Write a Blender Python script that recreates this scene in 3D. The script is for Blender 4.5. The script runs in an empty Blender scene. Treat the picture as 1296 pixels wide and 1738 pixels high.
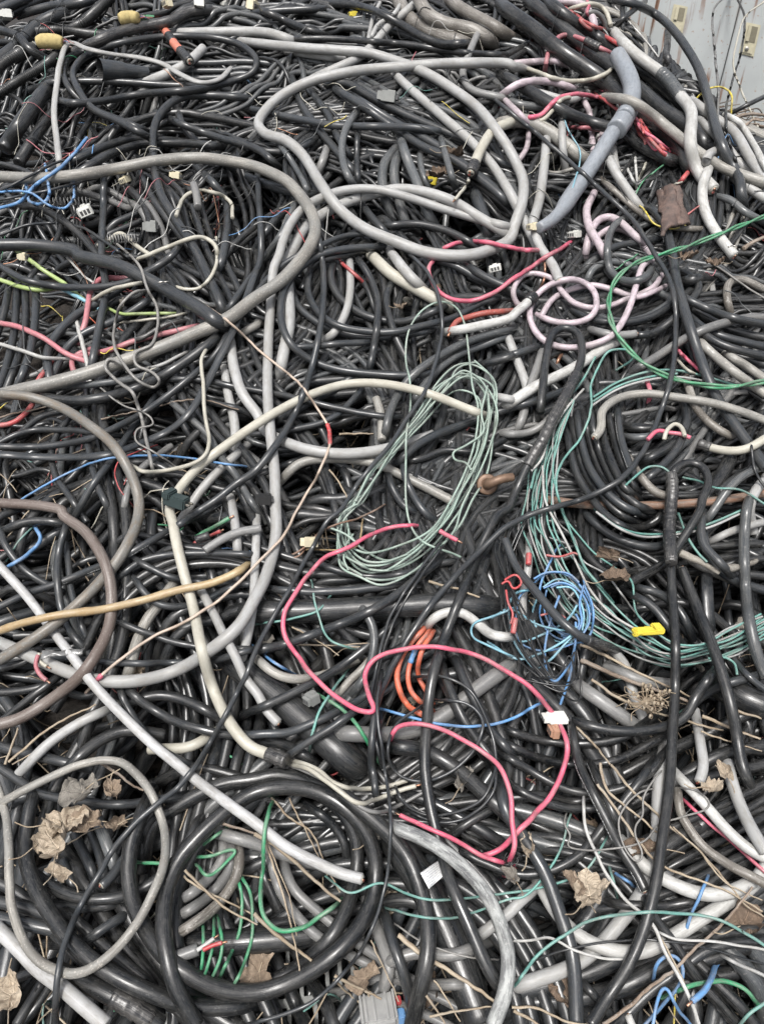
import bpy, bmesh, math, random
import numpy as np
from mathutils import Vector, Matrix, noise as mnoise

# ------------------------------------------------------------------ camera, sky, sun, exposure
scene = bpy.context.scene
col = scene.collection
random.seed(11); rng = np.random.default_rng(11)
PITCH = math.radians(38.0); CAMZ = 1.6; F = 1255.0
cam_d = bpy.data.cameras.new('camera'); cam = bpy.data.objects.new('camera', cam_d); col.objects.link(cam)
cam.location = (0, 0, CAMZ); cam.rotation_euler = (math.pi/2 - PITCH, 0, 0)
cam_d.sensor_fit = 'VERTICAL'; cam_d.sensor_height = 36.0; cam_d.lens = 36.0*F/1738.0
cam_d.clip_start = 0.05; cam_d.clip_end = 200
scene.camera = cam

SUN_EL, SUN_AZ = math.radians(66), math.radians(-160)     # high, behind the camera's left shoulder
world = bpy.data.worlds.new('World'); scene.world = world; world.use_nodes = True
wt = world.node_tree; wt.nodes.clear()
sky = wt.nodes.new('ShaderNodeTexSky'); sky.sky_type = 'NISHITA'; sky.sun_disc = False
sky.sun_elevation = SUN_EL; sky.sun_rotation = SUN_AZ
sky.dust_density = 6.0; sky.air_density = 1.0; sky.ozone_density = 1.0
hs = wt.nodes.new('ShaderNodeHueSaturation'); hs.inputs['Saturation'].default_value = 0.42   # an overcast sky
bg = wt.nodes.new('ShaderNodeBackground'); bg.inputs['Strength'].default_value = 0.10
wo = wt.nodes.new('ShaderNodeOutputWorld')
wt.links.new(sky.outputs[0], hs.inputs['Color']); wt.links.new(hs.outputs[0], bg.inputs['Color'])
wt.links.new(bg.outputs[0], wo.inputs['Surface'])
sun_d = bpy.data.lights.new('sun', 'SUN'); sun_d.energy = 1.5; sun_d.angle = math.radians(10); sun_d.color = (1, .985, .96)
sun = bpy.data.objects.new('sun', sun_d); col.objects.link(sun)
sdir = Vector((math.sin(SUN_AZ)*math.cos(SUN_EL), math.cos(SUN_AZ)*math.cos(SUN_EL), math.sin(SUN_EL)))
sun.rotation_euler = sdir.to_track_quat('Z', 'Y').to_euler()
scene.view_settings.view_transform = 'Standard'; scene.view_settings.look = 'None'
scene.view_settings.exposure = 1.2; scene.view_settings.gamma = 1.0
scene.view_settings.use_curve_mapping = False
scene.cycles.max_bounces = 5; scene.cycles.diffuse_bounces = 3; scene.cycles.glossy_bounces = 3
scene.cycles.use_denoising = True

# ------------------------------------------------------------------ the heap's surface
def slope(x, y):
    """height of the heap's mean surface"""
    b = 0.018*np.sin(2.1*x + 0.6)*np.sin(1.9*y + 1.1) + 0.014*np.sin(4.3*x - 1.7*y) + .010*np.sin(6.1*y + 2.7*x + 1)
    return 0.079 + 0.346*y + b
def heap(x, y):
    """the same with the flank that falls away towards the lockers"""
    yc = 3.76 - 2.35*np.maximum(x - 1.02, -4.0)
    d = np.maximum(0, y - yc)
    d2 = np.maximum(0, y - 4.4)
    return slope(x, y) - np.minimum(1.3, 0.9*d)*(x > 0.55) - 0.5*d2
FWD = np.array([0, math.cos(PITCH), -math.sin(PITCH)]); UP = np.array([0, math.sin(PITCH), math.cos(PITCH)])
def rays(px, py):
    cx = (np.asarray(px, float) - 648)/F; cy = (869 - np.asarray(py, float))/F
    return np.stack([cx, FWD[1] + cy*UP[1], FWD[2] + cy*UP[2]], -1)
def hit(px, py, lift=0.0):
    """the point of the heap (raised by lift) seen at a place of the photograph; also its depth"""
    d = rays(px, py); lift = np.broadcast_to(lift, d.shape[:-1])
    lo = np.full(d.shape[:-1], 0.5); hi = np.full(d.shape[:-1], 5.0)
    for _ in range(34):
        m = (lo + hi)/2
        f = CAMZ + d[..., 2]*m - slope(d[..., 0]*m, d[..., 1]*m) - lift
        lo = np.where(f > 0, m, lo); hi = np.where(f > 0, hi, m)
    t = (lo + hi)/2
    p = d*t[..., None]; p[..., 2] += CAMZ
    return p, t

# ------------------------------------------------------------------ a height field of what already lies there
GS = 0.01; GX0, GY0 = -3.2, -0.4; NX, NY = 640, 560
H = np.full((NX, NY), -0.40)
def gi(x, y): return int((x - GX0)/GS), int((y - GY0)/GS)
def support(P, r):
    k = max(1, int(r/GS*0.8)); out = np.empty(len(P))
    for i, (x, y) in enumerate(P[:, :2]):
        a, b = gi(x, y)
        a = min(max(a, k), NX - k - 1); b = min(max(b, k), NY - k - 1)
        out[i] = H[a-k:a+k+1, b-k:b+k+1].max()
    return out
def stamp(P, L, r):
    k = max(0, int(round(r/GS))); gg = np.arange(-k, k + 1)*GS
    rr = gg[:, None]**2 + gg[None]**2
    hgt = np.sqrt(np.maximum(r*r - rr, 0)); hgt[rr > r*r + 1e-9] = -9
    if k == 0: hgt[:] = r
    for (x, y), l in zip(P[:, :2], L):
        a, b = gi(x, y)
        if a - k < 0 or b - k < 0 or a + k + 1 > NX or b + k + 1 > NY: continue
        s = H[a-k:a+k+1, b-k:b+k+1]; np.maximum(s, hgt + l, out=s)
def gsmooth(v, s):
    if s < 0.3: return v
    n = int(3*s) + 1; k = np.exp(-0.5*(np.arange(-n, n + 1)/s)**2); k /= k.sum()
    if v.ndim == 1: return np.convolve(np.pad(v, n, mode='edge'), k, 'valid')
    return np.stack([gsmooth(v[:, i], s) for i in range(v.shape[1])], 1)
def dilate(v, n):
    out = v.copy()
    for i in range(1, n + 1):
        out[i:] = np.maximum(out[i:], v[:-i]); out[:-i] = np.maximum(out[:-i], v[i:])
    return out
def catmull(P, n=14):
    P = np.asarray(P, float)
    if len(P) == 2: P = np.array([P[0], P[0]*.66 + P[1]*.34, P[0]*.34 + P[1]*.66, P[1]])
    Q = np.vstack([2*P[0] - P[1], P, 2*P[-1] - P[-2]]); out = []
    for i in range(1, len(Q) - 2):
        p0, p1, p2, p3 = Q[i-1:i+3]
        t0 = 0; t1 = t0 + max(1e-6, np.linalg.norm(p1-p0))**.5; t2 = t1 + max(1e-6, np.linalg.norm(p2-p1))**.5
        t3 = t2 + max(1e-6, np.linalg.norm(p3-p2))**.5
        t = np.linspace(t1, t2, n, endpoint=False)[:, None]
        A1 = (t1-t)/(t1-t0)*p0 + (t-t0)/(t1-t0)*p1; A2 = (t2-t)/(t2-t1)*p1 + (t-t1)/(t2-t1)*p2
        A3 = (t3-t)/(t3-t2)*p2 + (t-t2)/(t3-t2)*p3
        B1 = (t2-t)/(t2-t0)*A1 + (t-t0)/(t2-t0)*A2; B2 = (t3-t)/(t3-t1)*A2 + (t-t1)/(t3-t1)*A3
        out.append((t2-t)/(t2-t1)*B1 + (t-t1)/(t2-t1)*B2)
    return np.vstack(out + [P[-1:]])
def resample(P, step):
    d = np.r_[0, np.cumsum(np.linalg.norm(np.diff(P, axis=0), axis=1))]
    n = max(4, int(d[-1]/step) + 1); s = np.linspace(0, d[-1], n)
    return np.stack([np.interp(s, d, P[:, i]) for i in range(P.shape[1])], 1)

# ------------------------------------------------------------------ materials
def newmat(name):
    m = bpy.data.materials.new(name); m.use_nodes = True
    nt = m.node_tree; return m, nt, nt.nodes['Principled BSDF']
def node(nt, kind, **kw):
    n = nt.nodes.new(kind)
    for k, v in kw.items():
        if k in n.inputs: n.inputs[k].default_value = v
        else: setattr(n, k, v)
    return n
def mixc(nt, fac, a, b, blend='MIX'):
    n = nt.nodes.new('ShaderNodeMix'); n.data_type = 'RGBA'; n.blend_type = blend
    for sock, v in ((n.inputs[0], fac), (n.inputs[6], a), (n.inputs[7], b)):
        if hasattr(v, 'is_linked'): nt.links.new(v, sock)
        elif isinstance(v, (tuple, list)): sock.default_value = (*v[:3], 1)
        else: sock.default_value = v
    return n.outputs[2]
def ramp(nt, src, a, b, va=0., vb=1.):
    n = nt.nodes.new('ShaderNodeMapRange'); n.inputs[1].default_value = a; n.inputs[2].default_value = b
    n.inputs[3].default_value = va; n.inputs[4].default_value = vb; nt.links.new(src, n.inputs[0]); return n.outputs[0]
def pvc(name, base, dust=.35, rough=(.34, .58), dustcol=(.30, .285, .26), stain=None, stain_amt=.5, printed=False, vary=.25, metallic=0., bump=.25, coarse=1.):
    """plastic cable jacket: length-wise scuffs, dry dust, stains; UV is in metres along / around"""
    m, nt, bs = newmat(name); L = nt.links.new
    uv = node(nt, 'ShaderNodeUVMap', uv_map='UVMap'); oi = nt.nodes.new('ShaderNodeObjectInfo')
    sh = node(nt, 'ShaderNodeVectorMath', operation='MULTIPLY_ADD'); sh.inputs[1].default_value = (1, 1, 1)
    cb = nt.nodes.new('ShaderNodeCombineXYZ'); mu = node(nt, 'ShaderNodeMath', operation='MULTIPLY'); mu.inputs[1].default_value = 37.
    L(oi.outputs['Random'], mu.inputs[0]); L(mu.outputs[0], cb.inputs[0]); L(mu.outputs[0], cb.inputs[2])
    L(uv.outputs[0], sh.inputs[0]); L(cb.outputs[0], sh.inputs[2])
    def nz(sx, sy, detail=4., rough_=.6):
        mp = node(nt, 'ShaderNodeMapping'); mp.inputs['Scale'].default_value = (sx, sy, 1)
        L(sh.outputs[0], mp.inputs[0]); n = node(nt, 'ShaderNodeTexNoise', Scale=1., Detail=detail, Roughness=rough_)
        L(mp.outputs[0], n.inputs['Vector']); return n.outputs['Fac']
    big = nz(9*coarse, 34*coarse); mid = nz(46, 95, 5., .7); streak = nz(22, 420, 3.); fine = nz(210, 260, 3.)
    tc = nt.nodes.new('ShaderNodeTexCoord'); wn = node(nt, 'ShaderNodeTexNoise', Scale=9., Detail=5.); L(tc.outputs['Object'], wn.inputs['Vector'])
    v1 = ramp(nt, oi.outputs['Random'], 0, 1, 1 - vary, 1 + vary)
    basec = mixc(nt, 1., base, base); hsv = node(nt, 'ShaderNodeHueSaturation'); L(basec, hsv.inputs['Color']); L(v1, hsv.inputs['Value'])
    c = mixc(nt, ramp(nt, big, .35, .7, 0, .35), hsv.outputs[0], tuple(x*.6 for x in base))
    if stain: c = mixc(nt, ramp(nt, big, .44, .62, 0, stain_amt), c, stain)
    c = mixc(nt, ramp(nt, mid, .46, .64, 0, .55), c, stain or tuple(x*.45 + .02 for x in base))
    mk = node(nt, 'ShaderNodeMath', operation='MULTIPLY'); L(ramp(nt, wn.outputs['Fac'], .40, .60), mk.inputs[0]); L(ramp(nt, streak, .40, .62), mk.inputs[1])
    mk2 = node(nt, 'ShaderNodeMath', operation='MULTIPLY'); L(mk.outputs[0], mk2.inputs[0]); mk2.inputs[1].default_value = dust
    c = mixc(nt, mk2.outputs[0], c, dustcol)
    sp = ramp(nt, fine, .59, .67, 0, .8*dust + .08)
    c = mixc(nt, sp, c, tuple(min(1, x*1.2) for x in dustcol))
    if printed:
        sep = nt.nodes.new('ShaderNodeSeparateXYZ'); L(uv.outputs[0], sep.inputs[0])
        a = nz(330, 900, 0.); band = node(nt, 'ShaderNodeMath', operation='COMPARE'); L(sep.outputs[1], band.inputs[0])
        band.inputs[1].default_value = .012; band.inputs[2].default_value = .0012
        gate = ramp(nt, nz(14, .01, 0.), .47, .5); g1 = ramp(nt, a, .5, .53)
        q = node(nt, 'ShaderNodeMath', operation='MULTIPLY'); L(band.outputs[0], q.inputs[0]); L(g1, q.inputs[1])
        q2 = node(nt, 'ShaderNodeMath', operation='MULTIPLY'); L(q.outputs[0], q2.inputs[0]); L(gate, q2.inputs[1])
        c = mixc(nt, q2.outputs[0], c, (.55, .56, .55))
    L(c, bs.inputs['Base Color']); L(ramp(nt, streak, .3, .7, *rough), bs.inputs['Roughness'])
    bs.inputs['Metallic'].default_value = metallic; bs.inputs['IOR'].default_value = 1.5
    bp = node(nt, 'ShaderNodeBump', Strength=bump, Distance=.0008)
    ad = node(nt, 'ShaderNodeMath', operation='ADD'); L(mid, ad.inputs[0]); L(streak, ad.inputs[1])
    L(ad.outputs[0], bp.inputs['Height']); L(bp.outputs[0], bs.inputs['Normal'])
    return m
MATS = {}
COL = dict(lgt=(.315,.317,.313), wht=(.43,.43,.415), wlt=(.37,.372,.372), crm=(.375,.362,.31), gry=(.15,.15,.147), dgr=(.062,.067,.07),
  dk=(.020,.0230,.0262), blk=(.0085,.0097,.011), tap=(.02,.02,.021), cor=(.017,.018,.018), gbr=(.125,.115,.10), wgr=(.20,.197,.182), wg2=(.19,.188,.175), wg3=(.13,.127,.117),
  brn=(.112,.088,.077), tan=(.33,.255,.145), lil=(.43,.355,.39), pnk=(.54,.085,.15), ros=(.38,.125,.145), red=(.38,.035,.04),
  drd=(.28,.065,.05), org=(.56,.12,.06), grn=(.03,.22,.10), lim=(.26,.34,.12), tea=(.10,.27,.235), tur=(.17,.40,.50), blu=(.085,.24,.48),
  yel=(.60,.48,.05), cop=(.42,.22,.14), rst=(.115,.088,.07), lwr=(.17,.165,.155), mot=(.30,.31,.30), lil2=(.50,.40,.32), pgr=(.255,.34,.29), pipe=(.20,.218,.24))
WARM = (.20, .165, .12)
def M(k, printed=False):
    key = k + ('_p' if printed else '')
    if key in MATS: return MATS[key]
    c = COL[k]; kw = {}
    if k in ('dk', 'blk', 'cor'): kw = dict(dust=.13, rough=(.21, .42), vary=.5, dustcol=(.15,.147,.138), stain=(.040,.039,.037), stain_amt=.3, bump=.35)
    if k == 'tap': kw = dict(dust=.2, rough=(.22, .42), bump=.8)
    if k in ('lgt', 'wht', 'crm', 'wlt'): kw = dict(dust=.40, stain=(.19,.18,.16), stain_amt=.34, dustcol=(.2,.195,.18), vary=.10, rough=(.42, .62))
    if k in ('wgr', 'wg2'): kw = dict(dust=.6, stain=(.13,.12,.105), stain_amt=.6, dustcol=(.36,.34,.30), vary=.15)
    if k == 'wg3': kw = dict(dust=.4, stain=(.13,.095,.06), stain_amt=.4, dustcol=(.25,.24,.22), vary=.05)
    if k == 'gbr': kw = dict(dust=.7, stain=(.07,.06,.05), stain_amt=.5, vary=.2)
    if k == 'gry': kw = dict(dust=.25, vary=.35, rough=(.28, .5))
    if k == 'dgr': kw = dict(dust=.2, vary=.3, rough=(.22, .42))
    if k == 'brn': kw = dict(dust=.25, stain=(.075,.055,.045), vary=.05)
    if k == 'rst': kw = dict(dust=.3, stain=(.20,.09,.045), stain_amt=.6, rough=(.55, .8), vary=.1)
    if k == 'mot': kw = dict(dust=.35, stain=(.07,.072,.075), stain_amt=.95, dustcol=(.42,.42,.40), coarse=3.2, rough=(.6, .8), vary=.0, bump=.6)
    if k in ('lil', 'pnk', 'org', 'red', 'grn', 'tea', 'tur', 'blu', 'yel', 'pgr'): kw = dict(dust=.38, vary=.12, rough=(.38, .58), stain=(.12,.11,.10), stain_amt=.22)
    if k == 'pgr': kw = dict(dust=.5, vary=.05, stain=(.13,.15,.13), stain_amt=.6)
    if k == 'lwr': kw = dict(rough=(.35, .5), vary=.2)
    if k == 'cop': kw = dict(metallic=.8, rough=(.35, .5))
    if k == 'crm': kw = dict(dust=.25, stain=(.25,.23,.18), stain_amt=.25, dustcol=(.25,.235,.20), vary=.06, rough=(.42, .6))
    if k == 'tan': kw = dict(dust=.3, stain=(.22,.13,.05), vary=0, coarse=.6)
    if k == 'pipe': kw = dict(dust=.2, vary=0, rough=(.35, .5))
    MATS[key] = pvc('mat_' + key, c, printed=printed, **kw); return MATS[key]
def simple(name, c, rough=.6, scale=30., amt=.5, c2=None, metallic=0., bump=.4, dist=.002, obj=True):
    if name in MATS: return MATS[name]
    m, nt, bs = newmat(name); L = nt.links.new
    tc = nt.nodes.new('ShaderNodeTexCoord'); n = node(nt, 'ShaderNodeTexNoise', Scale=scale, Detail=6., Roughness=.65); L(tc.outputs['Object'], n.inputs['Vector'])
    oi = nt.nodes.new('ShaderNodeObjectInfo')
    c2 = c2 or tuple(x*.5 for x in c)
    cc = mixc(nt, ramp(nt, n.outputs['Fac'], .35, .68, 0, amt), c, c2)
    hsv = node(nt, 'ShaderNodeHueSaturation'); L(cc, hsv.inputs['Color']); L(ramp(nt, oi.outputs['Random'], 0, 1, .82, 1.15), hsv.inputs['Value'])
    L(hsv.outputs[0], bs.inputs['Base Color']); bs.inputs['Roughness'].default_value = rough; bs.inputs['Metallic'].default_value = metallic
    bp = node(nt, 'ShaderNodeBump', Strength=bump, Distance=dist); L(n.outputs['Fac'], bp.inputs['Height']); L(bp.outputs[0], bs.inputs['Normal'])
    MATS[name] = m; return m

# ------------------------------------------------------------------ mesh helpers
def tag(o, label=None, cat=None, group=None, kind=None):
    if label: o['label'] = label
    if cat: o['category'] = cat
    if group: o['group'] = group
    if kind: o['kind'] = kind
    return o
def mesh_obj(name, verts, faces, mat, parent=None, smooth=True, uv=None, mats=None, midx=None):
    me = bpy.data.meshes.new(name)
    verts = np.asarray(verts, np.float32)
    if isinstance(faces, np.ndarray):
        n, k = faces.shape
        me.vertices.add(len(verts)); me.vertices.foreach_set('co', verts.ravel())
        me.loops.add(n*k); me.loops.foreach_set('vertex_index', faces.astype(np.int32).ravel())
        me.polygons.add(n); me.polygons.foreach_set('loop_start', np.arange(0, n*k, k, dtype=np.int32))
    else: me.from_pydata([tuple(map(float, v)) for v in verts], [], [tuple(map(int, f)) for f in faces])
    if uv is not None:
        l = me.uv_layers.new(name='UVMap'); l.data.foreach_set('uv', np.asarray(uv, np.float32).ravel())
    for mm in (mats or [mat]): me.materials.append(mm)
    if midx is not None: me.polygons.foreach_set('material_index', np.asarray(midx, np.int32))
    me.update(calc_edges=True); me.validate()
    if smooth: me.polygons.foreach_set('use_smooth', np.ones(len(me.polygons), bool))
    o = bpy.data.objects.new(name, me); col.objects.link(o)
    if parent: o.parent = parent
    return o
NREF = np.array([0, -.326, .9455])
def frames(P):
    T = np.gradient(P, axis=0); T /= np.maximum(1e-9, np.linalg.norm(T, axis=1))[:, None]
    B = np.cross(T, NREF); nb = np.linalg.norm(B, axis=1)
    for i in range(len(P)):
        if nb[i] < .15: B[i] = B[i-1] if i else np.array([1., 0, 0])
    B -= T*np.sum(B*T, 1)[:, None]; B /= np.maximum(1e-9, np.linalg.norm(B, axis=1))[:, None]
    return T, np.cross(B, T), B
def tube_geo(P, R, sides, caps=True, flat=1.0):
    """vertices, quads, uvs of a tube; caps are domes of one extra ring"""
    P = np.asarray(P, float); n = len(P); R = np.broadcast_to(R, (n,)).astype(float)
    T, N, B = frames(P)
    if caps:
        e = R[0]*.12; P = np.vstack([P[0], P[0] - T[0]*e*0, P, P[-1] + T[-1]*0, P[-1]])
        P[1] = P[2]; P[-2] = P[-3]
        R = np.r_[1e-5, R[0]*.82, R, R[-1]*.82, 1e-5]
        P[0] = P[2] - T[0]*R[2]*.10; P[1] = P[2] - T[0]*R[2]*.10; P[-1] = P[-3] + T[-1]*R[-3]*.10; P[-2] = P[-3] + T[-1]*R[-3]*.10
        T, N, B = [np.vstack([a[:1], a[:1], a, a[-1:], a[-1:]]) for a in (T, N, B)]; n += 4
    a = np.arange(sides)*2*np.pi/sides
    V = P[:, None] + R[:, None, None]*(np.cos(a)[None, :, None]*N[:, None]*flat + np.sin(a)[None, :, None]*B[:, None])
    i = np.arange(n-1)[:, None]*sides; j = np.arange(sides)[None]; j2 = (j + 1) % sides
    Fq = np.stack([i + j, i + j2, i + sides + j2, i + sides + j], -1).reshape(-1, 4)
    s = np.r_[0, np.cumsum(np.linalg.norm(np.diff(P, axis=0), axis=1))]; circ = 2*np.pi*np.median(R)
    u0 = np.broadcast_to(s[:-1, None], (n-1, sides)); u1 = np.broadcast_to(s[1:, None], (n-1, sides))
    v0 = np.broadcast_to((j*circ/sides), (n-1, sides)); v1 = np.broadcast_to(((j+1)*circ/sides), (n-1, sides))
    uv = np.stack([np.stack([u0, v0], -1), np.stack([u0, v1], -1), np.stack([u1, v1], -1), np.stack([u1, v0], -1)], 2).reshape(-1, 2)
    return V.reshape(-1, 3), Fq, uv
def tube(name, P, R, mat, parent=None, sides=8, caps=True, flat=1.0):
    V, Fq, uv = tube_geo(P, R, sides, caps, flat)
    return mesh_obj(name, V, Fq, mat, parent, True, uv)
def join_geo(parts):
    V, Fq, U, off = [], [], [], 0
    for v, f, u in parts: V.append(v); Fq.append(f + off); U.append(u); off += len(v)
    return np.vstack(V), np.vstack(Fq), np.vstack(U)
def boxgeo(c, s, R=None):
    x = np.array([[-1,-1,-1],[1,-1,-1],[1,1,-1],[-1,1,-1],[-1,-1,1],[1,-1,1],[1,1,1],[-1,1,1]])*np.asarray(s)/2
    x = x + np.asarray(c)
    if R is not None: x = x @ R.T
    return x, [(0,3,2,1),(4,5,6,7),(0,1,5,4),(1,2,6,5),(2,3,7,6),(3,0,4,7)]
def boxes(name, items, mat, parent=None, bevel=.0, R=None, o=None):
    """items: (centre, size) boxes joined in one part, bevelled"""
    bm = bmesh.new()
    for c, s in items:
        v, f = boxgeo(c, s); vs = [bm.verts.new(p) for p in v]
        for q in f: bm.faces.new([vs[i] for i in q])
    if bevel: bmesh.ops.bevel(bm, geom=bm.edges[:], offset=bevel, segments=2, affect='EDGES', clamp_overlap=True)
    me = bpy.data.meshes.new(name); bm.to_mesh(me); bm.free(); me.materials.append(mat)
    ob = bpy.data.objects.new(name, me); col.objects.link(ob)
    if parent: ob.parent = parent
    return ob
def empty(name, loc, rot=None):
    o = bpy.data.objects.new(name, None); o.empty_display_size = .05; col.objects.link(o); o.location = loc
    if rot is not None: o.rotation_euler = rot
    return o

# ------------------------------------------------------------------ laying one cable
def inside(q): return -5 < q[0] < 1301 and -5 < q[1] < 1743
def lay(pxy, wpx, step_k=.8, cap=None, dive=(False, False), ext=26.):
    """a cable seen at these places of the photograph comes to rest on everything laid before it;
    an end that dives runs on a little and sinks in between the cables below"""
    C0 = resample(catmull(pxy), 5.0); k = max(3, int(round(ext/5)))
    dv = [dive[0] and inside(C0[0]), dive[1] and inside(C0[-1])]
    if dv[0]: d = C0[0] - C0[min(4, len(C0)-1)]; d /= np.linalg.norm(d) + 1e-9; C0 = np.vstack([C0[0] + d*5*(k - i) for i in range(k)] + [C0])
    if dv[1]: d = C0[-1] - C0[-min(5, len(C0))]; d /= np.linalg.norm(d) + 1e-9; C0 = np.vstack([C0] + [C0[-1] + d*5*(i + 1) for i in range(k)])
    P, t = hit(C0[:, 0], C0[:, 1], 0.0)
    r = wpx/2*np.median(t)/F
    # cable diameters differ less than perspective: one radius per cable
    L = np.zeros(len(P))
    for it in range(2):
        s = support(P, r)
        seg = np.linalg.norm(np.gradient(P, axis=0), axis=1).mean()
        w = max(.03, 5*r)/max(seg, 1e-4)
        L = gsmooth(dilate(s, int(w*.5)), w*.75) + r
        L = np.maximum(L, gsmooth(s, w*.25) + r*.5)
        L = gsmooth(L, w*.2)
        if cap is not None: L = np.minimum(L, cap)
        for e in (0, 1):
            if dv[e]:
                kk = min(len(L) - 1, k + 5); u = np.clip(1 - np.arange(len(L))/kk, 0, 1)
                if e: u = u[::-1]
                u = u*u*(3 - 2*u); L = L*(1 - u) + np.minimum(L, -.10 - 1.2*r)*u
        P, t = hit(C0[:, 0], C0[:, 1], L)
    r = wpx/2*np.median(t)/F
    stamp(P, L, r)
    P = resample(P, max(.004, min(.016, r*step_k)))
    P = gsmooth(P, 1.2) if len(P) > 8 else P
    return P, r
def wobble(P, amp, scale=14.):
    off = np.array([[mnoise.noise(Vector(p*scale)) , mnoise.noise(Vector(p*scale + 31)), mnoise.noise(Vector(p*scale + 77))] for p in P])
    return P + off*amp
def sides_for(wpx): return 16 if wpx > 22 else 12 if wpx > 11 else 8 if wpx > 5 else 6

KIND = [('wire','electric_wire','wire'),('cord','thin_cable','cord'),('hose','hose','hose'),('pipe','pipe','pipe'),('sleeve','cable_sleeve','sleeve'),
        ('bamboo','bamboo_cane','cane'),('rod','metal_rod','rod'),('harness','wiring_harness','harness'),('string','string','string'),
        ('core','cable_core','wire'),('strip','flat_strip','strip'),('tube','plastic_tube','tube')]
def kind_of(label):
    best = None
    for w in label.replace(',', ' ').split():
        for k, n, c in KIND:
            if w == k or w == k + 's': best = best or (n, c)
        if w in ('cable', 'strand', 'ring', 'lead', 'arc'): best = best or ('power_cable', 'cable')
    return best or ('power_cable', 'cable')

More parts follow.
